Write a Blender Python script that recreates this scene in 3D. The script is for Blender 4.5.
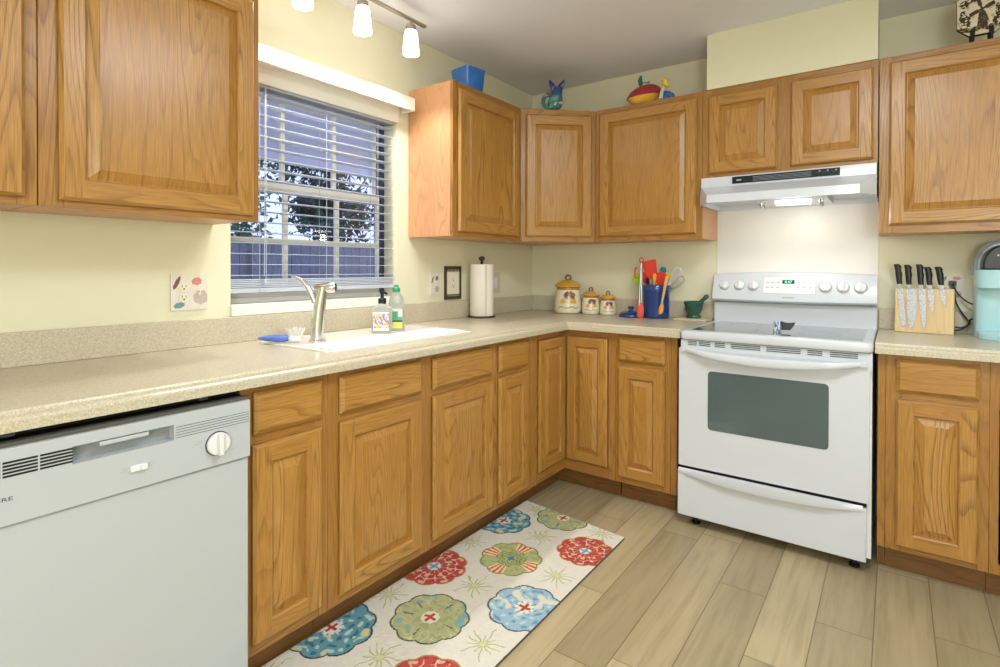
import bpy, math, random
from mathutils import Matrix, Vector, noise as mnoise

for o in list(bpy.data.objects):
    bpy.data.objects.remove(o)
random.seed(7)
scn = bpy.context.scene
COL = scn.collection
PI = math.pi
R = math.radians

# ------------------------------------------------------------------ camera
cam_d = bpy.data.cameras.new('camera')
cam = bpy.data.objects.new('camera', cam_d)
COL.objects.link(cam)
cam_d.sensor_width = 36.0
cam_d.lens = 543.8 / 1000 * 36.0
cam_d.shift_y = -0.0613
cam_d.clip_start = 0.02
cam.matrix_world = (Matrix.Translation((2.0636, -3.2281, 1.2059)) @ Matrix.Rotation(0.6278, 4, 'Z')
                    @ Matrix.Rotation(PI / 2 - 0.0072, 4, 'X') @ Matrix.Rotation(0.0023, 4, 'Z'))
scn.camera = cam

# ------------------------------------------------------------------ world, exposure
w = bpy.data.worlds.new('dusk_sky')
scn.world = w
w.use_nodes = True
bg = w.node_tree.nodes['Background']
bg.inputs['Color'].default_value = (0.52, 0.62, 1.0, 1)
bg.inputs['Strength'].default_value = 1.6
scn.view_settings.view_transform = 'Standard'
scn.view_settings.look = 'None'
scn.view_settings.exposure = 0.12
scn.view_settings.gamma = 1.0
scn.view_settings.use_curve_mapping = False


def lamp(kind, name, loc, power, color, size=0.1, rot=(0, 0, 0), **kw):
    d = bpy.data.lights.new(name, kind)
    d.energy = power
    d.color = color
    if kind == 'AREA':
        d.shape = 'RECTANGLE'
        d.size = size
        d.size_y = kw.get('size_y', size)
    else:
        d.shadow_soft_size = size
    if kind == 'SPOT':
        d.spot_size = kw['spot']
        d.spot_blend = kw.get('blend', 0.5)
    o = bpy.data.objects.new(name, d)
    o.location = loc
    o.rotation_euler = rot
    COL.objects.link(o)
    return o


# ceiling lamps of the room: one over the middle of the kitchen, one further back
lamp('AREA', 'ceiling_light', (2.05, -2.0, 2.36), 29, (0.90, 0.955, 1.0), 0.6)
lamp('AREA', 'ceiling_light', (2.6, -3.6, 2.36), 10, (0.90, 0.955, 1.0), 0.9)
# added soft fill lamp behind the camera, evening out the room light
lamp('POINT', 'fill_lamp', (3.05, -4.60, 1.40), 86, (0.90, 0.955, 1.0), 0.40)


# ------------------------------------------------------------------ materials
def srgb(r, g, b):
    def f(c):
        c /= 255.0
        return c / 12.92 if c <= 0.04045 else ((c + 0.055) / 1.055) ** 2.4
    return (f(r), f(g), f(b), 1.0)


class Nt:
    """small wrapper for building node trees"""
    def __init__(s, name):
        s.m = bpy.data.materials.new(name)
        s.m.use_nodes = True
        s.t = s.m.node_tree
        s.b = s.t.nodes['Principled BSDF']

    def n(s, typ, **kw):
        nd = s.t.nodes.new(typ)
        for k, v in kw.items():
            if k.startswith('_'):
                nd.inputs[k[1:].replace('_', ' ')].default_value = v
            else:
                setattr(nd, k, v)
        return nd

    def l(s, a, b):
        s.t.links.new(a, b)

    def math(s, op, a, b=None, clamp=False):
        nd = s.t.nodes.new('ShaderNodeMath')
        nd.operation = op
        nd.use_clamp = clamp
        for i, x in enumerate((a, b)):
            if x is None:
                continue
            if isinstance(x, (int, float)):
                nd.inputs[i].default_value = x
            else:
                s.l(x, nd.inputs[i])
        return nd.outputs[0]

    def ramp(s, fac, stops):
        nd = s.t.nodes.new('ShaderNodeValToRGB')
        e = nd.color_ramp.elements
        while len(e) < len(stops):
            e.new(0.5)
        for el, (p, c) in zip(e, stops):
            el.position = p
            el.color = c
        s.l(fac, nd.inputs[0])
        return nd.outputs[0]

    def mix(s, fac, a, b, mode='MIX'):
        nd = s.t.nodes.new('ShaderNodeMix')
        nd.data_type = 'RGBA'
        nd.blend_type = mode
        for i, x in ((0, fac), (6, a), (7, b)):
            if isinstance(x, (int, float, tuple)):
                nd.inputs[i].default_value = x
            else:
                s.l(x, nd.inputs[i])
        return nd.outputs[2]

    def bump(s, h, strength, dist=0.002):
        nd = s.t.nodes.new('ShaderNodeBump')
        nd.inputs['Strength'].default_value = strength
        nd.inputs['Distance'].default_value = dist
        s.l(h, nd.inputs['Height'])
        s.l(nd.outputs[0], s.b.inputs['Normal'])


def plain(name, c, rough=0.5, metal=0.0, spec=0.5, coat=0.0, emit=None, estr=0.0, trans=0.0, ior=1.45,
          var=0.03, vscale=30.0, alpha=1.0, bump=0.0):
    t = Nt(name)
    b = t.b
    if var > 0:
        tc = t.n('ShaderNodeTexCoord')
        nz = t.n('ShaderNodeTexNoise', _Scale=vscale, _Detail=3.0)
        t.l(tc.outputs['Object'], nz.inputs['Vector'])
        lo = tuple(x * (1 - var) for x in c[:3]) + (1,)
        hi = tuple(min(1, x * (1 + var)) for x in c[:3]) + (1,)
        t.l(t.mix(nz.outputs[0], lo, hi), b.inputs['Base Color'])
        if bump:
            t.bump(nz.outputs[0], bump)
    else:
        b.inputs['Base Color'].default_value = c
    b.inputs['Roughness'].default_value = rough
    b.inputs['Metallic'].default_value = metal
    b.inputs['Specular IOR Level'].default_value = spec
    b.inputs['Coat Weight'].default_value = coat
    b.inputs['Transmission Weight'].default_value = trans
    b.inputs['IOR'].default_value = ior
    if emit:
        b.inputs['Emission Color'].default_value = emit
        b.inputs['Emission Strength'].default_value = estr
    return t.m


def wood(name, light, mid, dark, rough=0.33, fine=1.0):
    t = Nt(name)
    uv = t.n('ShaderNodeUVMap')
    # broad cathedral grain: contour lines of a noise stretched along the board
    mp = t.n('ShaderNodeMapping')
    mp.inputs['Scale'].default_value = (7.5, 0.7, 1.0)
    t.l(uv.outputs[0], mp.inputs['Vector'])
    nz = t.n('ShaderNodeTexNoise', _Scale=1.0, _Detail=1.5, _Roughness=0.4)
    t.l(mp.outputs[0], nz.inputs['Vector'])
    fr = t.math('FRACT', t.math('MULTIPLY', nz.outputs[0], 25.0))
    # fine pores / streaks
    mp2 = t.n('ShaderNodeMapping')
    mp2.inputs['Scale'].default_value = (330.0, 9.0, 1.0)
    t.l(uv.outputs[0], mp2.inputs['Vector'])
    n2 = t.n('ShaderNodeTexNoise', _Scale=1.0, _Detail=3.0, _Roughness=0.6)
    t.l(mp2.outputs[0], n2.inputs['Vector'])
    # slow tone variation
    mp3 = t.n('ShaderNodeMapping')
    mp3.inputs['Scale'].default_value = (8.0, 0.6, 1.0)
    t.l(uv.outputs[0], mp3.inputs['Vector'])
    n3 = t.n('ShaderNodeTexNoise', _Scale=1.0, _Detail=2.0)
    t.l(mp3.outputs[0], n3.inputs['Vector'])
    base = t.ramp(n3.outputs[0], [(0.3, mid), (0.7, light)])
    ring = t.ramp(fr, [(0.0, (0.1, 0.1, 0.1, 1)), (0.55, (0.03, 0.03, 0.03, 1)), (0.80, (0.7, 0.7, 0.7, 1)), (0.90, (1, 1, 1, 1)), (0.97, (0.1, 0.1, 0.1, 1))])
    pores = t.ramp(n2.outputs[0], [(0.42, (1, 1, 1, 1)), (0.60, (0, 0, 0, 1))])
    amt = t.ramp(n3.outputs[0], [(0.40, (0.18, 0.18, 0.18, 1)), (0.62, (0.58, 0.58, 0.58, 1))])
    k = t.math('ADD', t.math('MULTIPLY', ring, amt), t.math('MULTIPLY', pores, 0.34 * fine), clamp=True)
    t.l(t.mix(k, base, dark), t.b.inputs['Base Color'])
    t.b.inputs['Roughness'].default_value = rough
    t.b.inputs['Coat Weight'].default_value = 0.16
    t.b.inputs['Coat Roughness'].default_value = 0.25
    t.bump(k, 0.25, 0.0012)
    return t.m


OAK = wood('oak_wood', srgb(196, 147, 76), srgb(177, 127, 57), srgb(120, 77, 29))
OAKFRAME = wood('oak_face_frame', srgb(182, 133, 66), srgb(167, 117, 52), srgb(116, 72, 27))  # own darker frame tone, with shade between the doors mixed into the colour
OAKSIDE = wood('oak_veneer_side', srgb(214, 164, 122), srgb(206, 152, 108), srgb(178, 122, 80), 0.45, 0.8)
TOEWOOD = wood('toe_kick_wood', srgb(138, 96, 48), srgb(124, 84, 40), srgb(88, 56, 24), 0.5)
BOARDWOOD = wood('pale_beech_wood', srgb(228, 204, 160), srgb(222, 194, 146), srgb(204, 170, 118), 0.5, 0.5)
SPOONWOOD = wood('spoon_wood', srgb(226, 180, 104), srgb(214, 164, 88), srgb(176, 122, 56), 0.5, 0.5)
FENCEWOOD = wood('weathered_fence_wood', srgb(140, 142, 150), srgb(116, 120, 132), srgb(70, 74, 90), 0.8)

WALL = plain('cream_wall_paint', srgb(227, 223, 196), 0.7, var=0.015, vscale=4, bump=0.04)
CEIL = plain('ceiling_paint', srgb(236, 237, 245), 0.85, var=0.02, vscale=60, bump=0.08)
WHITE = plain('white_enamel', srgb(210, 215, 223), 0.28, spec=0.5, coat=0.3, var=0.0)
DWWHITE = plain('dishwasher_enamel', srgb(188, 193, 196), 0.3, coat=0.2, var=0.0)
WHITEPL = plain('white_plastic', srgb(228, 230, 232), 0.38, var=0.0)
TRIMW = plain('white_trim_paint', srgb(240, 238, 228), 0.4, var=0.01)
BLINDW = plain('white_blind_slat', srgb(190, 198, 210), 0.45, var=0.0)
SINKW = plain('white_sink_enamel', srgb(248, 246, 240), 0.18, coat=0.4, var=0.0)
SHEETW = plain('white_laminate_sheet', srgb(230, 228, 222), 0.38, var=0.01, vscale=6)
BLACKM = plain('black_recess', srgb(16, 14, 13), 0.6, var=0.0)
BLACKPL = plain('black_plastic', srgb(26, 26, 30), 0.35, var=0.0)
DARKPANEL = plain('dark_control_panel', srgb(28, 36, 46), 0.25, var=0.0)
GREYPL = plain('grey_plastic', srgb(150, 154, 158), 0.4, var=0.0)
PALEGREY = plain('pale_grey_mark', srgb(176, 180, 184), 0.5, var=0.0)
DARKMARK = plain('dark_print', srgb(70, 74, 78), 0.5, var=0.0)
NICKEL = plain('brushed_nickel', srgb(176, 168, 156), 0.32, metal=1.0, var=0.04)
CHROME = plain('polished_chrome', srgb(222, 222, 226), 0.08, metal=1.0, var=0.0)
STEEL = plain('stainless_steel', srgb(196, 196, 198), 0.28, metal=1.0, var=0.0)
IRON = plain('dark_wrought_iron', srgb(24, 24, 34), 0.5, metal=0.4, var=0.0)
BRONZE = plain('antique_bronze', srgb(92, 82, 66), 0.45, metal=0.7, var=0.2, vscale=150)
COOKGLASS = plain('cooktop_glass', srgb(112, 120, 124), 0.07, spec=0.6, coat=0.6, var=0.08, vscale=900)
OVENGLASS = plain('oven_window_glass', srgb(76, 95, 98), 0.06, spec=0.7, coat=0.6, var=0.12, vscale=4)
AQUA = plain('aqua_plastic', srgb(176, 218, 226), 0.3, coat=0.2, var=0.0)
NAVY = plain('navy_blue_glaze', srgb(28, 62, 128), 0.15, coat=0.6, var=0.08, vscale=25)
GREENSTONE = plain('green_marble', srgb(38, 82, 66), 0.22, coat=0.4, var=0.55, vscale=55)
REDSIL = plain('red_silicone', srgb(214, 58, 40), 0.4, var=0.04)
CORALSIL = plain('coral_silicone', srgb(232, 96, 78), 0.45, var=0.04)
LIMESIL = plain('lime_silicone', srgb(164, 214, 70), 0.45, var=0.03)
TEALSIL = plain('teal_silicone', srgb(44, 132, 148), 0.4, var=0.03)
ORANGESIL = plain('orange_silicone', srgb(240, 168, 72), 0.45, var=0.04)
YELLOWPL = plain('yellow_plastic', srgb(226, 196, 60), 0.4, var=0.04)
CLEARPL = plain('clear_plastic', srgb(226, 232, 230), 0.12, trans=0.75, ior=1.3, var=0.0)
PAPER = plain('white_paper', srgb(244, 240, 228), 0.9, var=0.02, vscale=120, bump=0.1)
BLUEPL = plain('blue_plastic', srgb(92, 122, 202), 0.35, var=0.03)
BRISTLE = plain('white_bristles', srgb(238, 240, 236), 0.6, var=0.02)
CAPGREEN = plain('green_cap', srgb(52, 158, 104), 0.35, var=0.0)
BONE = plain('bone_plastic', srgb(228, 222, 200), 0.4, var=0.0)
SANDBOARD = plain('pale_stone_board', srgb(206, 192, 162), 0.55, var=0.12, vscale=40)
GRASS = plain('lawn', srgb(60, 84, 52), 0.9, var=0.3, vscale=4)
LEAF = plain('leaf_green', srgb(74, 112, 86), 0.6, var=0.35, vscale=2)
LEAFD = plain('leaf_dark_green', srgb(48, 88, 78), 0.6, var=0.35, vscale=2)
BARK = plain('bark', srgb(70, 58, 54), 0.9, var=0.3, vscale=12)
BOUNCEGROUND = plain('pale_bounce_ground', srgb(196, 194, 190), 0.9, var=0.08, vscale=3)  # unseen ground made pale so it bounces sky light onto the porch soffit
SOFFITP = plain('soffit_paint', srgb(236, 234, 242), 0.7, var=0.01)
GOLDGLAZE = plain('golden_glaze', srgb(222, 168, 70), 0.25, coat=0.4, var=0.12, vscale=40)
BROWNGLAZE = plain('brown_glaze', srgb(96, 52, 26), 0.3, coat=0.3, var=0.15, vscale=60)
FROST = plain('frosted_glass_lit', srgb(255, 250, 240), 0.4, emit=(1.0, 0.93, 0.82, 1), estr=7.0, var=0.0)
HOODLENS = plain('hood_lamp_lens', srgb(255, 252, 240), 0.4, emit=(1.0, 0.95, 0.85, 1), estr=9.0, var=0.0)
CLOCKG = plain('clock_digits_lit', srgb(90, 240, 190), 0.4, emit=(0.25, 1.0, 0.65, 1), estr=1.0, var=0.0)
CLOCKB = plain('clock_window', srgb(30, 84, 66), 0.2, var=0.0)


def speckle(name, c, c2, c3, rough):
    t = Nt(name)
    tc = t.n('ShaderNodeTexCoord')
    v = t.n('ShaderNodeTexVoronoi', _Scale=260.0)
    t.l(tc.outputs['Object'], v.inputs['Vector'])
    v2 = t.n('ShaderNodeTexVoronoi', _Scale=420.0)
    t.l(tc.outputs['Object'], v2.inputs['Vector'])
    sp = t.n('ShaderNodeSeparateColor')
    t.l(v.outputs['Color'], sp.inputs[0])
    s2 = t.n('ShaderNodeSeparateColor')
    t.l(v2.outputs['Color'], s2.inputs[0])
    a = t.mix(t.math('MULTIPLY', t.math('GREATER_THAN', sp.outputs[0], 0.70), 0.8), c, c2)
    b = t.mix(t.math('MULTIPLY', t.math('GREATER_THAN', s2.outputs[1], 0.84), 0.8), a, c3)
    t.l(b, t.b.inputs['Base Color'])
    t.b.inputs['Roughness'].default_value = rough
    return t.m


COUNTER = speckle('speckled_solid_surface', srgb(198, 189, 166), srgb(184, 172, 144), srgb(216, 209, 190), 0.30)
BLADE = speckle('patterned_blade', srgb(206, 210, 220), srgb(176, 182, 194), srgb(226, 228, 236), 0.30)
BLADE.node_tree.nodes['Principled BSDF'].inputs['Metallic'].default_value = 0.35


def floor_mat():
    t = Nt('wood_plank_tile_floor')
    tc = t.n('ShaderNodeTexCoord')
    sp = t.n('ShaderNodeSeparateXYZ')
    t.l(tc.outputs['Object'], sp.inputs[0])
    W, L = 0.163, 0.98
    px = t.math('DIVIDE', t.math('SUBTRACT', sp.outputs[0], 1.525 - W * 40), W)
    ix = t.math('FLOOR', px)
    fx = t.math('FRACT', px)
    wn = t.n('ShaderNodeTexWhiteNoise', noise_dimensions='1D')
    t.l(ix, wn.inputs['W'])
    py = t.math('ADD', t.math('DIVIDE', sp.outputs[1], L), t.math('ADD', t.math('MULTIPLY', wn.outputs[0], 7.3), 50.0))
    iy = t.math('FLOOR', py)
    fy = t.math('FRACT', py)
    cid = t.n('ShaderNodeCombineXYZ')
    t.l(ix, cid.inputs[0])
    t.l(iy, cid.inputs[1])
    wn2 = t.n('ShaderNodeTexWhiteNoise', noise_dimensions='3D')
    t.l(cid.outputs[0], wn2.inputs['Vector'])
    # grain running along the plank
    gv = t.n('ShaderNodeCombineXYZ')
    t.l(t.math('MULTIPLY', sp.outputs[0], 34.0), gv.inputs[0])
    t.l(t.math('ADD', t.math('MULTIPLY', sp.outputs[1], 2.4), t.math('MULTIPLY', wn2.outputs[0], 40.0)), gv.inputs[1])
    t.l(t.math('MULTIPLY', wn2.outputs[0], 31.0), gv.inputs[2])
    nz = t.n('ShaderNodeTexNoise', _Scale=1.0, _Detail=5.0, _Roughness=0.6, _Distortion=0.6)
    t.l(gv.outputs[0], nz.inputs['Vector'])
    gv2 = t.n('ShaderNodeCombineXYZ')
    t.l(t.math('MULTIPLY', sp.outputs[0], 9.0), gv2.inputs[0])
    t.l(t.math('MULTIPLY', sp.outputs[1], 1.6), gv2.inputs[1])
    t.l(t.math('MULTIPLY', wn2.outputs[0], 17.0), gv2.inputs[2])
    n2 = t.n('ShaderNodeTexNoise', _Scale=1.0, _Detail=2.0)
    t.l(gv2.outputs[0], n2.inputs['Vector'])
    tone = t.ramp(wn2.outputs[0], [(0.0, srgb(160, 145, 114)), (0.5, srgb(172, 156, 124)), (1.0, srgb(184, 168, 134))])
    g = t.ramp(nz.outputs[0], [(0.30, (0.82, 0.80, 0.76, 1)), (0.52, (1, 1, 1, 1)), (0.75, (1.07, 1.07, 1.06, 1))])
    c = t.mix(1.0, tone, g, 'MULTIPLY')
    g2 = t.ramp(n2.outputs[0], [(0.35, (0.92, 0.92, 0.90, 1)), (0.65, (1.04, 1.04, 1.03, 1))])
    c = t.mix(1.0, c, g2, 'MULTIPLY')
    ex = t.math('LESS_THAN', t.math('MINIMUM', fx, t.math('SUBTRACT', 1.0, fx)), 0.011)
    ey = t.math('LESS_THAN', t.math('MINIMUM', fy, t.math('SUBTRACT', 1.0, fy)), 0.0018)
    e = t.math('MAXIMUM', ex, ey)
    c = t.mix(t.math('MULTIPLY', e, 0.8), c, srgb(104, 90, 66))
    t.l(c, t.b.inputs['Base Color'])
    t.b.inputs['Roughness'].default_value = 0.42
    t.bump(t.math('SUBTRACT', 1.0, e), 0.3, 0.001)
    return t.m


FLOOR = floor_mat()


def vcol_mat(name, rough=0.5, coat=0.0, bump=0.0, bscale=400.0):
    t = Nt(name)
    a = t.n('ShaderNodeVertexColor', layer_name='Col')
    t.l(a.outputs[0], t.b.inputs['Base Color'])
    t.b.inputs['Roughness'].default_value = rough
    t.b.inputs['Coat Weight'].default_value = coat
    if bump:
        tc = t.n('ShaderNodeTexCoord')
        nz = t.n('ShaderNodeTexNoise', _Scale=bscale, _Detail=2.0)
        t.l(tc.outputs['Object'], nz.inputs['Vector'])
        t.bump(nz.outputs[0], bump, 0.003)
    return t.m


RUGM = vcol_mat('tufted_wool_rug', 0.95, bump=0.7, bscale=260)
PAINTED = vcol_mat('painted_ceramic', 0.25, 0.4)
PRINTED = vcol_mat('printed_plate', 0.45)
GLASSART = vcol_mat('glazed_art_pottery', 0.12, 0.6)


def pane_mat():
    t = Nt('window_glass')
    out = t.t.nodes['Material Output']
    tr = t.n('ShaderNodeBsdfTransparent')
    gl = t.n('ShaderNodeBsdfGlossy')
    gl.inputs['Roughness'].default_value = 0.02
    fr = t.n('ShaderNodeFresnel', _IOR=1.45)
    mx = t.n('ShaderNodeMixShader')
    t.l(t.math('MULTIPLY', fr.outputs[0], 0.5), mx.inputs[0])
    t.l(tr.outputs[0], mx.inputs[1])
    t.l(gl.outputs[0], mx.inputs[2])
    t.l(mx.outputs[0], out.inputs['Surface'])
    return t.m


PANE = pane_mat()


# ------------------------------------------------------------------ mesh builder
class M:
    def __init__(s, T=None):
        s.v, s.f, s.uv, s.c = [], [], [], []
        s.T = T or Matrix.Identity(4)
        s.off = (random.uniform(0, 90), random.uniform(0, 90))

    def newoff(s):
        s.off = (random.uniform(0, 90), random.uniform(0, 90))

    def vert(s, p, c=None):
        s.v.append(Vector(p))
        s.c.append(c or (1, 1, 1, 1))
        return len(s.v) - 1

    def face(s, idx, g=None):
        s.f.append(tuple(idx))
        if g is None:
            s.uv.append([(0, 0)] * len(idx))
            return
        P = [s.v[i] for i in idx]
        n = Vector((0, 0, 0))
        for i in range(len(P)):
            a, b = P[i], P[(i + 1) % len(P)]
            n += a.cross(b)
        if n.length < 1e-12:
            n = Vector((0, 0, 1))
        n.normalize()
        g = Vector(g)
        if abs(n.dot(g)) > 0.9:                      # end grain
            g = Vector((g.y, g.z, g.x))
        g = (g - n * n.dot(g)).normalized()
        u = n.cross(g)
        s.uv.append([(p.dot(u) + s.off[0], p.dot(g) + s.off[1]) for p in P])

    def quad(s, a, b, c, d, g=None):
        s.face([s.vert(a), s.vert(b), s.vert(c), s.vert(d)], g)

    def box(s, x0, y0, z0, x1, y1, z1, g=None):
        if g is not None:
            s.newoff()
        x0, x1 = min(x0, x1), max(x0, x1)
        y0, y1 = min(y0, y1), max(y0, y1)
        z0, z1 = min(z0, z1), max(z0, z1)
        i = [s.vert(p) for p in ((x0, y0, z0), (x1, y0, z0), (x1, y1, z0), (x0, y1, z0),
                                 (x0, y0, z1), (x1, y0, z1), (x1, y1, z1), (x0, y1, z1))]
        for q in ((3, 2, 1, 0), (4, 5, 6, 7), (0, 1, 5, 4), (1, 2, 6, 5), (2, 3, 7, 6), (3, 0, 4, 7)):
            s.face([i[k] for k in q], g)
        return s

    def prism(s, pts, a, b, axis='z', g=None):
        """polygon of 2-D points extruded from a to b along an axis"""
        def P(p, h):
            return {'z': (p[0], p[1], h), 'y': (p[0], h, p[1]), 'x': (h, p[0], p[1])}[axis]
        n = len(pts)
        A = [s.vert(P(p, a)) for p in pts]
        B = [s.vert(P(p, b)) for p in pts]
        ar = sum(pts[i][0] * pts[(i + 1) % n][1] - pts[(i + 1) % n][0] * pts[i][1] for i in range(n))
        flip = (ar < 0) != (axis == 'y')
        if b < a:
            flip = not flip
        def F(ix):
            s.face(ix[::-1] if flip else ix, g)
        F(A[::-1])
        F(B)
        for i in range(n):
            j = (i + 1) % n
            F([A[i], A[j], B[j], B[i]])
        return s

    def loft(s, rings, cap0=True, cap1=True, g=None, close=True, cols=None):
        """rings: list of equal-length point loops"""
        idx = []
        for k, r in enumerate(rings):
            idx.append([s.vert(p, cols[k][i] if cols else None) for i, p in enumerate(r)])
        n = len(rings[0])
        m = n if close else n - 1
        for a, b in zip(idx, idx[1:]):
            for i in range(m):
                j = (i + 1) % n
                s.face([a[i], a[j], b[j], b[i]], g)
        if cap0:
            s.face(idx[0][::-1], g)
        if cap1:
            s.face(idx[-1], g)
        return s

    def lathe(s, prof, c=(0, 0, 0), seg=28, cap0=True, cap1=True, colf=None, rx=1.0, ry=1.0):
        rings, cols = [], []
        for r, z in prof:
            rings.append([(c[0] + r * rx * math.cos(2 * PI * i / seg), c[1] + r * ry * math.sin(2 * PI * i / seg), c[2] + z) for i in range(seg)])
            cols.append([colf(2 * PI * i / seg, z, r) if colf else None for i in range(seg)])
        return s.loft(rings, cap0, cap1, cols=cols)

    def tube(s, path, r, seg=10, cap=True):
        """round tube along a polyline; r a number or a list"""
        P = [Vector(p) for p in path]
        n = len(P)
        rr = r if isinstance(r, (list, tuple)) else [r] * n
        t0 = (P[1] - P[0]).normalized()
        up = Vector((0, 0, 1)) if abs(t0.z) < 0.9 else Vector((1, 0, 0))
        x = t0.cross(up).normalized()
        rings = []
        for i in range(n):
            t = (P[min(i + 1, n - 1)] - P[max(i - 1, 0)]).normalized()
            x = (x - t * x.dot(t)).normalized()
            y = t.cross(x)
            rings.append([P[i] + (x * math.cos(2 * PI * k / seg) + y * math.sin(2 * PI * k / seg)) * rr[i] for k in range(seg)])
        return s.loft(rings, cap, cap)

    def ball(s, c, r, seg=16, rings=10, sc=(1, 1, 1), colf=None):
        prof = []
        R_, C_ = [], []
        for k in range(rings + 1):
            a = -PI / 2 + PI * k / rings
            rr = max(math.cos(a), 0.002) * r
            z = math.sin(a) * r
            ring = [(c[0] + sc[0] * rr * math.cos(2 * PI * i / seg), c[1] + sc[1] * rr * math.sin(2 * PI * i / seg), c[2] + sc[2] * z) for i in range(seg)]
            R_.append(ring)
            C_.append([colf(p) if colf else None for p in ring])
        return s.loft(R_, cols=C_)

    def rbox(s, x0, y0, z0, x1, y1, z1, r, seg=4):
        """box with rounded vertical edges"""
        pts = []
        for cx, cy, a0 in ((x1 - r, y1 - r, 0), (x0 + r, y1 - r, 90), (x0 + r, y0 + r, 180), (x1 - r, y0 + r, 270)):
            for k in range(seg + 1):
                a = R(a0 + 90 * k / seg)
                pts.append((cx + r * math.cos(a), cy + r * math.sin(a)))
        return s.prism(pts, z0, z1)

    def mesh(s, name, smooth=None):
        me = bpy.data.meshes.new(name)
        me.from_pydata([tuple(s.T @ p) for p in s.v], [], s.f)
        ul = me.uv_layers.new(name='UVMap')
        k = 0
        for f in s.uv:
            for q in f:
                ul.data[k].uv = q
                k += 1
        if any(c != (1, 1, 1, 1) for c in s.c):
            ca = me.color_attributes.new('Col', 'FLOAT_COLOR', 'POINT')
            for i, c in enumerate(s.c):
                ca.data[i].color = c
        if smooth:
            me.shade_smooth()
            me.set_sharp_from_angle(angle=R(smooth))
        me.update()
        return me


def part(name, m, mat, parent=None, smooth=None, bevel=0.0, bseg=2, label=None):
    o = bpy.data.objects.new(name, m.mesh(name, smooth))
    o.data.materials.append(mat)
    COL.objects.link(o)
    if parent:
        o.parent = parent
    if bevel:
        b = o.modifiers.new('bevel', 'BEVEL')
        b.width = bevel
        b.segments = bseg
        b.limit_method = 'ANGLE'
        b.angle_limit = R(40)
        if smooth is None:
            o.data.shade_smooth()
            o.data.set_sharp_from_angle(angle=R(35))
    if label:
        o['label'] = label
    return o


def tag(o, label, cat, group=None):
    o['label'] = label
    o['category'] = cat
    if group:
        o['group'] = group
    return o


def thing(name, label, cat, loc=(0, 0, 0), rz=0.0, group=None):
    o = bpy.data.objects.new(name, None)
    o.empty_display_size = 0.05
    o.location = loc
    o.rotation_euler = (0, 0, rz)
    COL.objects.link(o)
    return tag(o, label, cat, group)


def struct(name, m, mat, parent=None, **kw):
    o = part(name, m, mat, parent, **kw)
    if parent is None:
        o['kind'] = 'structure'
    return o


def dup_tree(o, parent=None):
    c = o.copy()
    COL.objects.link(c)
    c.parent = parent
    for ch in list(o.children):
        dup_tree(ch, c)
    return c


def text(name, body, size, mat, parent, loc, rot, align='LEFT', extr=0.0004, sx=1.0):
    cu = bpy.data.curves.new(name, 'FONT')
    cu.body = body
    cu.size = size
    cu.extrude = extr
    cu.align_x = align
    tmp = bpy.data.objects.new('tmp_text', cu)
    COL.objects.link(tmp)
    dg = bpy.context.evaluated_depsgraph_get()
    me = bpy.data.meshes.new_from_object(tmp.evaluated_get(dg))
    bpy.data.objects.remove(tmp)
    me.name = name
    o = bpy.data.objects.new(name, me)
    me.materials.clear()
    me.materials.append(mat)
    o.location = loc
    o.rotation_euler = rot
    o.scale = (sx, 1, 1)
    COL.objects.link(o)
    o.parent = parent
    return o


def grid_paint(m, w, h, nx, ny, colf, plane='xz', y=0.0, back=0.002, curve=None):
    """thin painted slab: grid of vertices coloured by colf(u, v); plane xz faces -y"""
    idx = []
    for j in range(ny + 1):
        row = []
        for i in range(nx + 1):
            a, b = w * i / nx, h * j / ny
            dy = curve(a, b) if curve else 0
            row.append(m.vert((a, y + dy, b), colf(a, b)))
        idx.append(row)
    for j in range(ny):
        for i in range(nx):
            m.face([idx[j][i], idx[j][i + 1], idx[j + 1][i + 1], idx[j + 1][i]])
    # rim and back
    loop = idx[0] + [r[-1] for r in idx[1:]] + idx[-1][::-1][1:] + [r[0] for r in idx[::-1][1:-1]]
    bk = [m.vert((m.v[i].x, y + back, m.v[i].z), m.c[i]) for i in loop]
    n = len(loop)
    for i in range(n):
        j = (i + 1) % n
        m.face([loop[j], loop[i], bk[i], bk[j]])
    m.face(bk[::-1])
    return m


# ------------------------------------------------------------------ constants (metres)
ZC = 2.415            # ceiling
CT, CB = 0.918, 0.876  # counter top / underside
BF = 0.597            # base cabinet face
UF = 0.309            # wall cabinet face
UB, UT = 1.366, 2.130  # wall cabinets bottom / top
WY0, WY1, WZ0, WZ1 = -2.146, -1.288, 1.062, 1.985   # window opening

# ------------------------------------------------------------------ room shell
XR, YF = 3.9, -5.2
m = M(); m.box(-0.15, YF - 0.1, -0.06, XR + 0.1, 0.12, 0.0); struct('floor', m, FLOOR)
m = M(); m.box(-0.15, YF - 0.1, ZC, XR + 0.1, 0.12, ZC + 0.08); struct('ceiling', m, CEIL)
m = M()
m.box(-0.15, YF, 0, 0, WY0, ZC); m.box(-0.15, WY1, 0, 0, 0.12, ZC)
m.box(-0.15, WY0, 0, 0, WY1, WZ0 - 0.012); m.box(-0.15, WY0, WZ1, 0, WY1, ZC)
struct('wall_left', m, WALL)
m = M(); m.box(0, 0, 0, XR, 0.12, ZC); struct('wall_back', m, WALL)
m = M(); m.box(XR, YF, 0, XR + 0.1, 0.12, ZC); struct('wall_right', m, WALL)
m = M(); m.box(0, YF - 0.1, 0, XR, YF, ZC); struct('wall_front', m, WALL)
m = M(); m.box(1.270, -0.312, UT + 0.002, 1.998, -0.0005, ZC - 0.0005); struct('wall_soffit', m, WALL)

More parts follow.
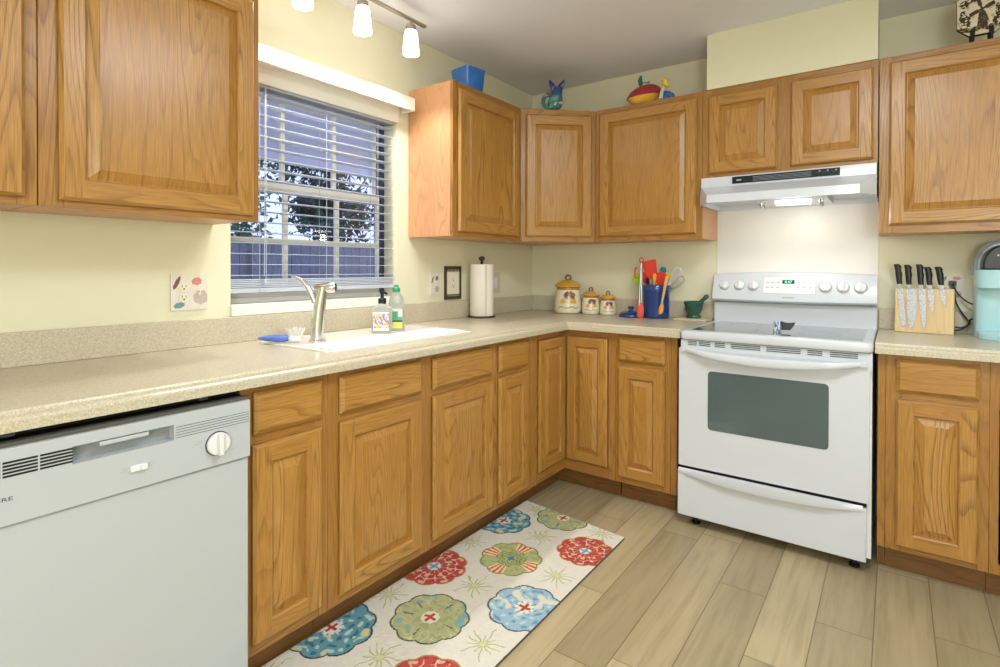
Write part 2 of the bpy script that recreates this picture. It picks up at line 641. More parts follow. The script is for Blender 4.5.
# window: frame, two sashes with muntins, panes
win = bpy.data.objects.new('window_1', None)
win.location = (-0.12, WY0, WZ0)
COL.objects.link(win)
win['kind'] = 'structure'
WW, WH = WY1 - WY0, WZ1 - WZ0
Tw = Matrix.Rotation(PI / 2, 4, 'Z')
m = M(Tw)
fw = 0.020
m.box(0.001, -0.03, 0.0205, fw, 0.028, WH - .001); m.box(WW - fw, -0.03, 0.0205, WW - .001, 0.028, WH - .001)
m.box(fw, -0.03, WH - fw, WW - fw, 0.028, WH - .001)
part('window_frame', m, plain('dark_window_frame', srgb(62, 68, 94), 0.5, var=0.0), win)
m = M(Tw); m.box(0.001, -0.034, 0.001, WW - 0.001, 0.028, fw); part('frame_sill', m, TRIMW, win)
zm = 1.553 - WZ0
for nm, z0, z1, y in (('lower_sash', fw, zm + 0.02, -0.015), ('upper_sash', zm - 0.02, WH - fw, 0.008)):
    m = M(Tw)
    a, b = fw + 0.001, WW - fw - 0.001
    st = 0.030
    m.box(a, y, z0, a + st, y + 0.022, z1); m.box(b - st * 0.4, y, z0, b, y + 0.022, z1)
    m.box(a + st, y, z0, b - st * 0.4, y + 0.022, z0 + 0.038); m.box(a + st, y, z1 - 0.036, b - st * 0.4, y + 0.022, z1)
    zz = 1.323 - WZ0 if nm == 'lower_sash' else 1.765 - WZ0
    for yy in (-1.843, -1.570):
        m.box(yy - WY0 - 0.010, y + 0.002, z0 + 0.038, yy - WY0 + 0.010, y + 0.018, z1 - 0.036)
    m.box(a + st, y + 0.003, zz - 0.010, b - st * 0.4, y + 0.017, zz + 0.010)
    sa = part(nm, m, TRIMW, win)
    g = M(Tw); g.box(a + st, y + 0.009, z0 + 0.038, b - st * 0.4, y + 0.012, z1 - 0.036)
    part('pane', g, PANE, sa)
# sill board and apron strip on the backsplash
m = M(); m.box(-0.118, WY0 + 0.001, WZ0 - 0.011, 0.0, WY1 - 0.001, WZ0); m.box(0.0005, WY0 - 0.002, 1.0195, 0.016, WY1 + 0.03, WZ0 + 0.001)
struct('trim_1', m, TRIMW, bevel=0.002)

# ------------------------------------------------------------------ outside, seen through the window
m = M(); m.box(-14, -8, -0.32, -0.16, 12, -0.25); struct('ground_outside', m, BOUNCEGROUND)
m = M()
m.box(-2.50, -6, 2.29, -0.16, 4.2, 2.33)
so = part('porch_roof', m, SOFFITP)
tag(so, 'pale porch eave board seen through the top of the window', 'porch roof')
m = M(); m.box(-2.55, -6, 2.195, -2.502, 4.2, 2.42)
part('fascia', m, SOFFITP, so)
fe = thing('garden_fence', 'wooden board fence outside beyond the kitchen window', 'fence', (-4.6, 0, -0.25))
m = M()
yy = -6.0
while yy < 8.6:
    m.box(-0.01, yy, 0.02, 0.012, yy + 0.138, 1.80 + random.uniform(-0.008, 0.008), (0, 0, 1))
    yy += 0.145
part('board_panel', m, FENCEWOOD, fe)
m = M(); m.box(-0.05, -6, 0.35, -0.011, 8.6, 0.44, (0, 1, 0)); m.box(-0.05, -6, 1.45, -0.011, 8.6, 1.54, (0, 1, 0))
part('rail', m, FENCEWOOD, fe)
for k, yy in enumerate((-1.9, 0.5, 2.9, 5.3)):
    m = M(); m.box(0.013, yy, 0, 0.10, yy + 0.09, 1.86, (0, 0, 1)); part('post', m, FENCEWOOD, fe)


def tree(x, y, h, rad, n, mat, label):
    t = thing('garden_tree', label, 'tree', (x, y, -0.25), 0, 'trees behind the garden fence')
    m = M()
    m.tube([(0, 0, 0), (0.05, 0.03, h * 0.3), (-0.04, 0.05, h * 0.6), (0, 0, h * 0.85)], [0.13, 0.1, 0.07, 0.02])
    for k in range(7):
        a = k * 2.4
        z = h * (0.3 + 0.07 * k)
        e = (math.cos(a) * rad * 0.75, math.sin(a) * rad * 0.75, z + h * 0.16)
        m.tube([(0, 0, z), (e[0] * .5, e[1] * .5, z + h * .05), e], [0.05, 0.035, 0.01], 6)
    part('trunk', m, BARK, t, 60)
    m = M()
    rnd = random.Random(int(x * 100 + y * 10))
    cl = []
    for k in range(34):
        a, b = rnd.uniform(0, 2 * PI), rnd.uniform(-0.9, 1)
        q = math.sqrt(max(0, 1 - b * b)) * rnd.uniform(0.35, 1)
        cl.append(Vector((math.cos(a) * q * rad, math.sin(a) * q * rad, h * 0.62 + b * h * 0.34)))
    for k in range(n):
        c = rnd.choice(cl) + Vector((rnd.gauss(0, 1), rnd.gauss(0, 1), rnd.gauss(0, 1))) * rad * 0.17
        ax = Vector((rnd.gauss(0, 1), rnd.gauss(0, 1), rnd.gauss(0, 1))).normalized()
        bx = ax.cross(Vector((rnd.gauss(0, 1), rnd.gauss(0, 1), rnd.gauss(0, 1)))).normalized()
        L = rnd.uniform(0.04, 0.085)
        m.quad(c - ax * L, c + bx * L * .45, c + ax * L, c - bx * L * .45)
    part('foliage', m, mat, t)


tree(-6.5, 1.05, 4.4, 0.95, 3800, LEAF, 'sparse leafy tree at the left of the view through the window')
tree(-6.6, 3.2, 4.8, 0.95, 6000, LEAFD, 'dark green tree in the middle of the view through the window')
tree(-6.5, 5.4, 4.8, 0.95, 4200, LEAF, 'leafy tree at the right end of the view through the window')

# ------------------------------------------------------------------ cabinet builders
V, H = (0, 0, 1), (1, 0, 0)


def rect(x0, z0, x1, z1, ins, y):
    return [(x0 + ins, y, z0 + ins), (x1 - ins, y, z0 + ins), (x1 - ins, y, z1 - ins), (x0 + ins, y, z1 - ins)]


def ringband(m, r0, r1, gs=(H, V, H, V)):
    a = [m.vert(p) for p in r0]
    b = [m.vert(p) for p in r1]
    for i in range(4):
        j = (i + 1) % 4
        m.newoff()
        m.face([a[i], a[j], b[j], b[i]], gs[i])


def add_door(parent, x0, z0, x1, z1, fr=0.054, T=None, t=0.019, name='door'):
    """raised-panel door; local x right, z up, front toward -y, back on y = 0"""
    m = M(T)
    y0, y1, yf = -0.0028, -0.011, -t
    ringband(m, rect(x0, z0, x1, z1, 0, y0), rect(x0, z0, x1, z1, 0, y1))
    ringband(m, rect(x0, z0, x1, z1, 0, y1), rect(x0, z0, x1, z1, 0.008, yf))
    e = 0.008
    a0, a1, b0, b1 = x0 + e, x1 - e, z0 + e, z1 - e
    i0, i1, k0, k1 = x0 + fr, x1 - fr, z0 + fr, z1 - fr
    for q, g in (((a0, b0, i0, b1), V), ((i1, b0, a1, b1), V), ((i0, b0, i1, k0), H), ((i0, k1, i1, b1), H)):
        m.newoff()
        m.quad((q[0], yf, q[1]), (q[2], yf, q[1]), (q[2], yf, q[3]), (q[0], yf, q[3]), g)
    ringband(m, rect(x0, z0, x1, z1, fr, yf), rect(x0, z0, x1, z1, fr + 0.004, yf + 0.004))
    ringband(m, rect(x0, z0, x1, z1, fr + 0.004, yf + 0.004), rect(x0, z0, x1, z1, fr + 0.006, yf + 0.0125))
    d = part(name, m, OAK, parent)
    p = M(T)
    s = 0.026
    f2 = fr + 0.006
    p.newoff()
    rr = [rect(x0, z0, x1, z1, f2 - 0.003, yf + 0.0130), rect(x0, z0, x1, z1, f2 + 0.004, yf + 0.0122),
          rect(x0, z0, x1, z1, f2 + s, yf + 0.0025), rect(x0, z0, x1, z1, f2 + s + 0.002, yf + 0.0008)]
    ix = [[p.vert(q) for q in r] for r in rr]
    for A, B in zip(ix, ix[1:]):
        for i in range(4):
            j = (i + 1) % 4
            p.face([A[i], A[j], B[j], B[i]], V)
    p.face(ix[-1], V)
    part('panel', p, OAK, d)
    return d


def add_drawer(parent, x0, z0, x1, z1, T=None, t=0.019):
    m = M(T)
    m.newoff()
    rr = [rect(x0, z0, x1, z1, 0, -0.0028), rect(x0, z0, x1, z1, 0, -0.009), rect(x0, z0, x1, z1, 0.004, -0.012),
          rect(x0, z0, x1, z1, 0.013, -t)]
    ix = [[m.vert(q) for q in r] for r in rr]
    for A, B in zip(ix, ix[1:]):
        for i in range(4):
            j = (i + 1) % 4
            m.face([A[i], A[j], B[j], B[i]], H)
    m.face(ix[-1], H)
    return part('drawer', m, OAK, parent)


def frame_mesh(x0, z0, x1, z1, holes, T=None, t=0.018):
    """face frame: a board grid with rectangular openings (x0,z0,x1,z1)"""
    m = M(T)
    xs = sorted({x0, x1} | {h[0] for h in holes} | {h[2] for h in holes})
    zs = sorted({z0, z1} | {h[1] for h in holes} | {h[3] for h in holes})
    def inhole(xa, za):
        return any(h[0] < xa < h[2] and h[1] < za < h[3] for h in holes)
    # stiles: full-height columns with no hole; rails: the rest
    i = 0
    for xa, xb in zip(xs, xs[1:]):
        xm = (xa + xb) / 2
        col = [(za, zb) for za, zb in zip(zs, zs[1:]) if not inhole(xm, (za + zb) / 2)]
        run = []
        for za, zb in col:
            if run and abs(run[-1][1] - za) < 1e-6:
                run[-1][1] = zb
            else:
                run.append([za, zb])
        for za, zb in run:
            full = abs(za - z0) < 1e-6 and abs(zb - z1) < 1e-6
            m.box(xa, 0, za, xb, t, zb, V if full else H)
    return m


def base_cabinet(label, loc, rz, w, doors, drawers, holes, toe=True, top=CB - 0.001):
    """local origin: floor under the left end of the face; x right, -y toward the room"""
    dp = BF - 0.004
    c = thing('base_cabinet', label, 'cabinet', loc, rz, 'oak base cabinets')
    m = M(); m.box(0.0015, 0.0185, 0.105, w - 0.0015, dp, top, V)
    part('carcass', m, OAKSIDE, c)
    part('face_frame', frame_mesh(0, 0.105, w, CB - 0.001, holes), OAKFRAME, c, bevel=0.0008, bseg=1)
    if toe:
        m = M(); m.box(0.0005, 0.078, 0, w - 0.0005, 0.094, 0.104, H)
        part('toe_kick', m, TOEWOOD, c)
    for d in doors:
        add_door(c, *d)
    for d in drawers:
        add_drawer(c, *d)
    return c


def left_y(y0, ys):
    return tuple(y - y0 for y in ys)


# --- left run
y0 = -2.432
base_cabinet('narrow oak base cabinet beside the dishwasher, one drawer over one door', (BF, y0, 0), PI / 2, 0.286,
             [(0.030, 0.137, 0.258, 0.704)], [(0.034, 0.733, 0.262, 0.853)],
             [(0.04, 0.15, 0.245, 0.69), (0.04, 0.745, 0.245, 0.84)])
y0 = -2.145
base_cabinet('wide two-door oak sink cabinet under the sink, with two false drawer fronts', (BF, y0, 0), PI / 2, 0.885,
             [(0.040, 0.137, 0.417, 0.704), (0.480, 0.137, 0.867, 0.704)],
             [(0.040, 0.729, 0.418, 0.853), (0.480, 0.729, 0.864, 0.853)],
             [(0.045, 0.15, 0.40, 0.69), (0.48, 0.15, 0.85, 0.69), (0.045, 0.742, 0.40, 0.84), (0.48, 0.742, 0.85, 0.84)], top=0.735)
y0 = -1.2595
base_cabinet('narrow oak base cabinet between the sink cabinet and the inside corner', (BF, y0, 0), PI / 2, 0.322,
             [(0.032, 0.130, 0.275, 0.704)], [(0.032, 0.729, 0.273, 0.853)],
             [(0.035, 0.15, 0.255, 0.69), (0.035, 0.745, 0.255, 0.84)])

# --- inside-corner cabinet with a folding two-leaf door
c = thing('base_cabinet', 'oak corner base cabinet with a two-leaf folding door in the inside corner', 'cabinet', (0, 0, 0), 0, 'oak base cabinets')
e = 0.9365
m = M()
b2 = BF - 0.0185
m.prism([(0.004, -0.004), (0.004, -e), (b2, -e), (b2, -b2), (0.888, -b2), (0.888, -0.004)], 0.105, CB - 0.001, 'z', V)
part('carcass', m, OAKSIDE, c)
TL = Matrix.Translation((BF, -e, 0)) @ Matrix.Rotation(PI / 2, 4, 'Z')
TB = Matrix.Translation((BF, -BF, 0))
wl = e - BF
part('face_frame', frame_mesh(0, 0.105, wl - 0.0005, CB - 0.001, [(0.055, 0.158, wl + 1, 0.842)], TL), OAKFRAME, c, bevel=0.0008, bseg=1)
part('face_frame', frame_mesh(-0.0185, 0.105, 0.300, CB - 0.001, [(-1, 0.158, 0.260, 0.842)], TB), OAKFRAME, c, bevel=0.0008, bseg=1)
T1 = Matrix.Translation((BF - 0.003, -e, 0)) @ Matrix.Rotation(PI / 2, 4, 'Z')
T2 = Matrix.Translation((BF, -BF + 0.003, 0))
add_door(c, 0.060, 0.164, wl - 0.0145, 0.837, 0.050, T1, 0.016)
add_door(c, 0.014, 0.164, 0.255, 0.837, 0.050, T2, 0.016)
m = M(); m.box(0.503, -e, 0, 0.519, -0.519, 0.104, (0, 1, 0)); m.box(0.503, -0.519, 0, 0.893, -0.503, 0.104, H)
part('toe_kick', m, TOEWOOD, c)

# --- back run, left of the range
x0 = 0.8985
c = base_cabinet('narrow oak base cabinet just left of the range, below the blue crock', (x0, -BF, 0), 0, 0.286,
                 [(0.016, 0.137, 0.259, 0.704)], [(0.016, 0.731, 0.258, 0.855)],
                 [(0.035, 0.15, 0.245, 0.69), (0.035, 0.745, 0.245, 0.84)])
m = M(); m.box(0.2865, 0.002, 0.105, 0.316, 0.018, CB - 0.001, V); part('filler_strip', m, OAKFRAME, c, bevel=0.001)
m = M(); m.box(0.2865, 0.080, 0, 0.316, 0.094, 0.104, H); part('toe_kick', m, TOEWOOD, c)
# --- right of the range
x0 = 2.038
c = base_cabinet('oak base cabinet right of the range, one drawer over one door', (x0, -BF, 0), 0, 0.307,
                 [(0.033, 0.127, 0.278, 0.699)], [(0.033, 0.728, 0.279, 0.855)],
                 [(0.05, 0.15, 0.262, 0.685), (0.05, 0.745, 0.262, 0.84)])
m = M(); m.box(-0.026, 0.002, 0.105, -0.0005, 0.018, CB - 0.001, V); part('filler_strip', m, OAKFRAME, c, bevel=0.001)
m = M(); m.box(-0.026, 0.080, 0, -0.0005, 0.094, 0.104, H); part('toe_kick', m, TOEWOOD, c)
x0 = 2.3455
c = thing('base_cabinet', 'oak base cabinet with a dark open front at the right edge of the photo', 'cabinet', (x0, -BF, 0), 0, 'oak base cabinets')
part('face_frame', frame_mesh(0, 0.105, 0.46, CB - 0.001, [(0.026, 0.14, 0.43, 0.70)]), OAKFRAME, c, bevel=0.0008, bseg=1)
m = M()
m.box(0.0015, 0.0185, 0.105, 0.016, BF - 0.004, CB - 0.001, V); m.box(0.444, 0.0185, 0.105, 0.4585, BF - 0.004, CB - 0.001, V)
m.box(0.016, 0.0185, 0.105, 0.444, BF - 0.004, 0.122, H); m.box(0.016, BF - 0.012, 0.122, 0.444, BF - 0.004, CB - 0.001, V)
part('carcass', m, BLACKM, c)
m = M(); m.box(0.0005, 0.078, 0, 0.46, 0.094, 0.104, H); part('toe_kick', m, TOEWOOD, c)


# --- wall cabinets
def wall_cabinet(label, loc, rz, w, h, dp, doors, holes, fr=0.054):
    c = thing('wall_cabinet', label, 'cabinet', loc, rz, 'oak wall cabinets')
    m = M(); m.box(0.001, 0.0185, 0.0, w - 0.001, dp, h - 0.001, V)
    part('carcass', m, OAKSIDE, c)
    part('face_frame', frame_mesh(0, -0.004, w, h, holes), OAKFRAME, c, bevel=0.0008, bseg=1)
    for d in doors:
        add_door(c, *d, fr=fr)
    return c


UH = UT - UB
wall_cabinet('large oak wall cabinet at upper left, left of the window, with one wide door', (UF, -2.800, UB), PI / 2, 0.589, UH, UF - 0.002,
             [(0.040, 0.015, 0.566, 0.732)], [(0.052, 0.03, 0.549, 0.72)])
wall_cabinet('oak wall cabinet cut off by the left edge of the photo', (UF, -3.402, UB), PI / 2, 0.600, UH, UF - 0.002,
             [(0.028, 0.015, 0.574, 0.732)], [(0.04, 0.03, 0.56, 0.72)])
wall_cabinet('oak wall cabinet right of the window with the blue pot on top', (UF, -1.206, UB), PI / 2, 0.594, UH, UF - 0.002,
             [(0.033, 0.022, 0.561, 0.730)], [(0.036, 0.036, 0.545, 0.715)])
# diagonal corner cabinet
D0, D1 = (UF, -0.611), (0.637, -UF)
dl = math.hypot(D1[0] - D0[0], D1[1] - D0[1])
da = math.atan2(D1[1] - D0[1], D1[0] - D0[0])
c = thing('wall_cabinet', 'oak corner wall cabinet with a diagonal door, the fish-shaped jug on top', 'cabinet', (D0[0], D0[1], UB), da, 'oak wall cabinets')
Ti = (Matrix.Translation((D0[0], D0[1], UB)) @ Matrix.Rotation(da, 4, 'Z')).inverted()
m = M(Ti)
sft = 0.0185
m.prism([(0.002, -0.002), (0.002, -0.610), (UF - 0.013, -0.610), (0.636, -UF + 0.013), (0.636, -0.002)], UB, UT - 0.001, 'z', V)
part('carcass', m, OAKSIDE, c)
part('face_frame', frame_mesh(0.001, -0.004, dl - 0.001, UH, [(0.05, 0.036, dl - 0.045, 0.715)], None, 0.009), OAKFRAME, c, bevel=0.0008, bseg=1)
add_door(c, 0.030, 0.024, dl - 0.026, 0.730)
wall_cabinet('oak wall cabinet left of the range hood with the mushroom ornament on top', (0.638, -UF, UB), 0, 0.610, UH, UF - 0.002,
             [(0.028, 0.025, 0.583, 0.736)], [(0.042, 0.038, 0.568, 0.72)])
wall_cabinet('short two-door oak wall cabinet directly above the range hood', (1.249, -UF, 1.677), 0, 0.752, UT - 1.677, UF - 0.002,
             [(0.031, 0.018, 0.351, 0.416), (0.410, 0.018, 0.735, 0.420)], [(0.046, 0.03, 0.336, 0.40), (0.425, 0.03, 0.72, 0.40)], 0.052)
wall_cabinet('large oak wall cabinet at upper right with the decorated plate on top', (2.005, -UF, UB), 0, 0.640, UH, UF - 0.002,
             [(0.036, 0.032, 0.604, 0.736)], [(0.05, 0.045, 0.59, 0.72)])

# ------------------------------------------------------------------ countertop
SX0, SX1, SY0, SY1 = 0.075, 0.520, -2.085, -1.305    # sink cut-out (outer rim)
CEND = -3.10
prof = [(0.585, CT), (0.614, CT), (0.620, CT - 0.002), (0.6225, CT - 0.006), (0.623, CT - 0.0115), (0.634, CT - 0.0125), (0.639, CT - 0.0155), (0.641, CT - 0.021), (0.641, CB), (0.585, CB)]
ct = thing('countertop', 'speckled beige L-shaped countertop running under the window to the range', 'countertop', (0, 0, 0))
m = M()
path = [(1, CEND), (1, None), (2, 1.240)]
rings = [[(d, CEND, z) for d, z in prof], [(d, -d, z) for d, z in prof], [(1.240, -d, z) for d, z in prof]]
m.loft(rings, True, True)
hx0, hx1, hy0, hy1 = SX0 + 0.012, SX1 - 0.012, SY0 + 0.012, SY1 - 0.012
def slab(x0, y0, x1, y1):
    m.box(x0, y0, CB, x1, y1, CT)
slab(0.001, CEND, 0.585, hy0); slab(0.001, hy1, 0.585, -0.585); slab(0.001, hy0, hx0, hy1); slab(hx1, hy0, 0.585, hy1)
slab(0.001, -0.585, 1.240, -0.001)
part('slab', m, COUNTER, ct)
m = M(); m.box(0.001, CEND, CT + 0.0003, 0.020, -0.0205, 1.018); part('backsplash', m, COUNTER, ct, bevel=0.002)
m = M(); m.box(0.001, -0.020, CT + 0.0003, 1.2385, -0.001, 1.018); part('backsplash', m, COUNTER, ct, bevel=0.002)
ct = thing('countertop', 'short speckled beige countertop right of the range under the knife block', 'countertop', (0, 0, 0))
m = M()
m.loft([[(2.003, -d, z) for d, z in prof], [(2.81, -d, z) for d, z in prof]], True, True)
m.box(2.003, -0.585, CB, 2.81, -0.001, CT)
part('slab', m, COUNTER, ct)
m = M(); m.box(2.003, -0.020, CT + 0.0003, 2.81, -0.001, 1.018); part('backsplash', m, COUNTER, ct, bevel=0.002)

# ------------------------------------------------------------------ sink
sk = thing('sink', 'white double-bowl drop-in sink under the window', 'sink', (0, 0, 0))
m = M()
zr = CT + 0.007
def rr_(x0, y0, x1, y1, r, z, n=4):
    pts = []
    for cx, cy, a0 in ((x1 - r, y1 - r, 0), (x0 + r, y1 - r, 90), (x0 + r, y0 + r, 180), (x1 - r, y0 + r, 270)):
        for k in range(n + 1):
            a = R(a0 + 90 * k / n)
            pts.append((cx + r * math.cos(a), cy + r * math.sin(a), z))
    return pts
bx0, bx1 = 0.325, 0.497
ym = -1.68
# outer rim skirt
m.loft([rr_(SX0, SY0, SX1, SY1, 0.03, CT + 0.0005), rr_(SX0, SY0, SX1, SY1, 0.03, zr - 0.002), rr_(SX0 + 0.004, SY0 + 0.004, SX1 - 0.004, SY1 - 0.004, 0.028, zr)], False, False)
# deck made of rectangles around the two bowls, under the rounded rim
for x0, y0, x1, y1 in ((SX0 + 0.03, SY0 + 0.004, bx0, SY1 - 0.004), (bx1, SY0 + 0.03, SX1 - 0.004, SY1 - 0.03), (bx0, SY0 + 0.004, bx1, SY0 + 0.03),
                       (bx0, SY1 - 0.03, bx1, SY1 - 0.004), (bx0, ym - 0.02, bx1, ym + 0.02), (SX0 + 0.004, SY0 + 0.03, SX0 + 0.03, SY1 - 0.03),
                       (bx1, SY0 + 0.006, SX1 - 0.022, SY0 + 0.03), (bx1, SY1 - 0.03, SX1 - 0.022, SY1 - 0.006)):
    m.quad((x0, y0, zr), (x1, y0, zr), (x1, y1, zr), (x0, y1, zr))
part('rim', m, SINKW, sk, 40)
for ya, yb in ((SY0 + 0.03, ym - 0.02), (ym + 0.02, SY1 - 0.03)):
    m = M()
    sq = lambda r, z, i: rr_(bx0 + i, ya + i, bx1 - i, yb - i, r, z)
    m.loft([sq(0.002, zr, 0), sq(0.02, zr - 0.01, 0.004), sq(0.04, zr - 0.15, 0.012), sq(0.05, zr - 0.17, 0.03)][::-1], True, False)
    for f in range(len(m.f)):
        m.f[f] = m.f[f][::-1]; m.uv[f] = m.uv[f][::-1]
    b = part('bowl', m, SINKW, sk, 40)
    d = M(); d.lathe([(0.03, 0), (0.03, 0.003), (0.012, 0.003)], ((bx0 + bx1) / 2, (ya + yb) / 2, zr - 0.169), 20); part('drain', d, CHROME, b)

# ------------------------------------------------------------------ faucet
fx, fy = 0.285, -1.962
fz = zr + 0.0003
fa = thing('faucet', 'chrome pull-out kitchen faucet with a curved lever at the left end of the sink', 'faucet', (fx, fy, fz))
m = M(); m.lathe([(0.031, 0), (0.031, 0.006), (0.027, 0.010), (0.024, 0.013)], seg=28); part('base', m, CHROME, fa, 40)
m = M()
rg = []
for t in range(13):
    k = t / 12
    z = 0.010 + 0.190 * k
    ox = 0.020 * k * k
    rx = 0.0265 - 0.006 * k + 0.001 * math.sin(PI * k)
    rg.append([(ox + rx * math.cos(2 * PI * i / 24), ox * 0.6 + rx * math.sin(2 * PI * i / 24), z + 0.010 * k * math.cos(2 * PI * i / 24)) for i in range(24)])
m.loft(rg, True, True); part('body', m, CHROME, fa, 50)
m = M()
d = Vector((0.70, 0.62, 0.02)).normalized()
p0 = Vector((0.004, 0.0, 0.205))
m.tube([p0 - d * 0.012, p0, p0 + d * 0.02, p0 + d * 0.045, p0 + d * 0.060, p0 + d * 0.066], [0.010, 0.015, 0.017, 0.021, 0.021, 0.017], 22)
sh = part('spray_head', m, CHROME, fa, 50)
m = M(); q = p0 + d * 0.0655
m.tube([q, q + d * 0.003], [0.0165, 0.015], 20); part('nozzle', m, BLACKPL, sh, 50)
m = M()
q = [(-0.004, -0.006, 0.150), (-0.014, -0.014, 0.178), (-0.024, -0.023, 0.205), (-0.036, -0.035, 0.228), (-0.052, -0.050, 0.243), (-0.068, -0.064, 0.247)]
m.tube(q, [0.012, 0.012, 0.010, 0.0075, 0.006, 0.0045], 14); part('lever', m, CHROME, fa, 60)

# dish brush lying on the deck, left of the faucet
db = thing('dish_brush', 'blue handled dish brush with white bristles lying beside the faucet', 'brush', (0.262, -2.006, zr + 0.0004), R(-140))
m = M()
rg = []
for k, (x, ww, hh) in enumerate(((0.05, 0.012, 0.010), (0.065, 0.020, 0.013), (0.095, 0.024, 0.014), (0.125, 0.020, 0.012), (0.15, 0.011, 0.008), (0.165, 0.004, 0.004))):
    rg.append([(x, ww * math.cos(2 * PI * i / 14), 0.016 + hh * math.sin(2 * PI * i / 14)) for i in range(14)])
m.loft(rg); part('handle', m, BLUEPL, db, 60)
m = M(); m.lathe([(0.024, 0.008), (0.026, 0.012), (0.026, 0.020), (0.02, 0.024)], (0.03, 0, 0), 20); m.box(0.045, -0.008, 0.01, 0.06, 0.008, 0.022)
part('head', m, WHITEPL, db, 40)
m = M()
for k in range(60):
    a, q = random.uniform(0, 2 * PI), math.sqrt(random.random()) * 0.023
    x, y = 0.03 + q * math.cos(a), q * math.sin(a)
    ox, oy = (x - 0.03) * 0.6, y * 0.6
    m.tube([(x, y, 0.023), (x + ox, y + oy, 0.052 + random.uniform(-0.003, 0.004))], 0.0011, 5)
part('bristles', m, BRISTLE, db)
m = M(); m.lathe([(0.006, 0), (0.006, 0.006)], (0.05, 0.004, 0.02), 10); part('end_ring', m, CAPGREEN, db)

# ------------------------------------------------------------------ soap bottles
def label_cols(f):
    return f


sp = thing('soap_dispenser', 'clear hand soap bottle with black pump and purple flowered label by the sink', 'soap bottle', (0.268, -1.622, zr + 0.0005), R(38))
m = M()
def rrz(w, d, r, z):
    return [(x, y, z) for x, y, _ in rr_(-w / 2, -d / 2, w / 2, d / 2, r, 0)]
m.loft([rrz(0.082, 0.055, 0.016, 0), rrz(0.086, 0.058, 0.016, 0.004), rrz(0.086, 0.058, 0.016, 0.098), rrz(0.074, 0.05, 0.018, 0.112), rrz(0.036, 0.034, 0.0155, 0.124), rrz(0.03, 0.03, 0.014, 0.127)])
part('bottle', m, CLEARPL, sp, 50)
def flower_label(a, b):
    n = mnoise.noise(Vector((a * 120, b * 120, 1.3)))
    n2 = mnoise.noise(Vector((a * 200, b * 200, 7.7)))
    for fxx, fzz in ((0.018, 0.058), (0.02, 0.018), (0.052, 0.026)):
        if math.hypot(a - fxx, b - fzz) < 0.008:
            return srgb(236, 208, 80)
    if b < 0.012 or b > 0.072:
        return srgb(232, 226, 228)
    if n > 0.12:
        return srgb(148, 134, 160)
    if n2 > 0.25:
        return srgb(206, 150, 160)
    return srgb(220, 212, 216)
m = M(Matrix.Translation((-0.034, -0.0302, 0.012)))
grid_paint(m, 0.068, 0.08, 34, 40, flower_label, back=0.0008); part('label', m, PRINTED, sp)
m = M()
m.lathe([(0.0175, 0.1275), (0.0175, 0.146), (0.014, 0.150), (0.007, 0.152), (0.007, 0.168), (0.010, 0.170), (0.010, 0.178), (0.004, 0.180)], seg=20)
m.tube([(0, 0, 0.174), (0.012, -0.012, 0.175), (0.024, -0.024, 0.170)], [0.006, 0.005, 0.004], 10)
part('pump', m, BLACKPL, sp, 40)

ds = thing('dish_soap_bottle', 'clear dish soap bottle with green cap and green and yellow label by the sink', 'soap bottle', (0.258, -1.530, zr + 0.0005), R(38))
m = M()
m.loft([rrz(0.066, 0.042, 0.018, 0), rrz(0.074, 0.048, 0.02, 0.006), rrz(0.074, 0.048, 0.02, 0.075), rrz(0.066, 0.045, 0.02, 0.100), rrz(0.070, 0.046, 0.02, 0.118),
        rrz(0.058, 0.042, 0.018, 0.150), rrz(0.036, 0.034, 0.016, 0.168), rrz(0.028, 0.028, 0.0135, 0.174)])
part('bottle', m, CLEARPL, ds, 60)
def leaf_label(a, b):
    if b < 0.036:
        return srgb(226, 220, 96) if b < 0.028 else srgb(40, 88, 78)
    if math.hypot((a - 0.020) / 1.1, b - 0.056) < 0.02:
        return srgb(70, 166, 120)
    if abs(a - 0.052) < 0.010 and abs(b - 0.062) < 0.012:
        return srgb(250, 250, 246)
    return srgb(214, 232, 214) if b > 0.074 else srgb(96, 178, 136)
m = M(Matrix.Translation((-0.03, -0.0252, 0.014)))
grid_paint(m, 0.06, 0.086, 30, 43, leaf_label, back=0.0008); part('label', m, PRINTED, ds)
m = M(); m.lathe([(0.0175, 0.1745), (0.0175, 0.190), (0.014, 0.194), (0.010, 0.196), (0.010, 0.204), (0.006, 0.206)], seg=20); part('cap', m, CAPGREEN, ds, 40)

# ------------------------------------------------------------------ paper towel
tx, ty = 0.100, -0.705
ph = thing('paper_towel_holder', 'dark metal paper towel holder standing in the corner by the wall plates', 'paper towel holder', (tx, ty, CT))
m = M(); m.lathe([(0.074, 0), (0.076, 0.003), (0.074, 0.008), (0.066, 0.010)], seg=36)
for k in range(22):
    a = 2 * PI * k / 22
    m.ball((0.075 * math.cos(a), 0.075 * math.sin(a), 0.006), 0.006, 8, 6)
part('base', m, BRONZE, ph, 50)
m = M(); m.lathe([(0.006, 0.010), (0.006, 0.315)], seg=12); part('rod', m, BRONZE, ph, 50)
m = M(); m.lathe([(0.009, 0.3152), (0.011, 0.320), (0.006, 0.325), (0.008, 0.330), (0.016, 0.338), (0.019, 0.346), (0.015, 0.355), (0.006, 0.359)], seg=20); part('finial', m, BRONZE, ph, 60)
pr = thing('paper_towel_roll', 'white paper towel roll on the holder in the corner', 'paper towels', (tx, ty, CT + 0.0105))
m = M(); m.lathe([(0.022, 0), (0.067, 0), (0.069, 0.003), (0.069, 0.297), (0.067, 0.300), (0.022, 0.300), (0.022, 0)], seg=48, cap0=False, cap1=False)
part('roll', m, PAPER, pr, 50)
m = M()
pts = [(0.0695 * math.cos(R(10 - 8 * k)), 0.0695 * math.sin(R(10 - 8 * k))) for k in range(6)] + [(0.067, -0.046)]
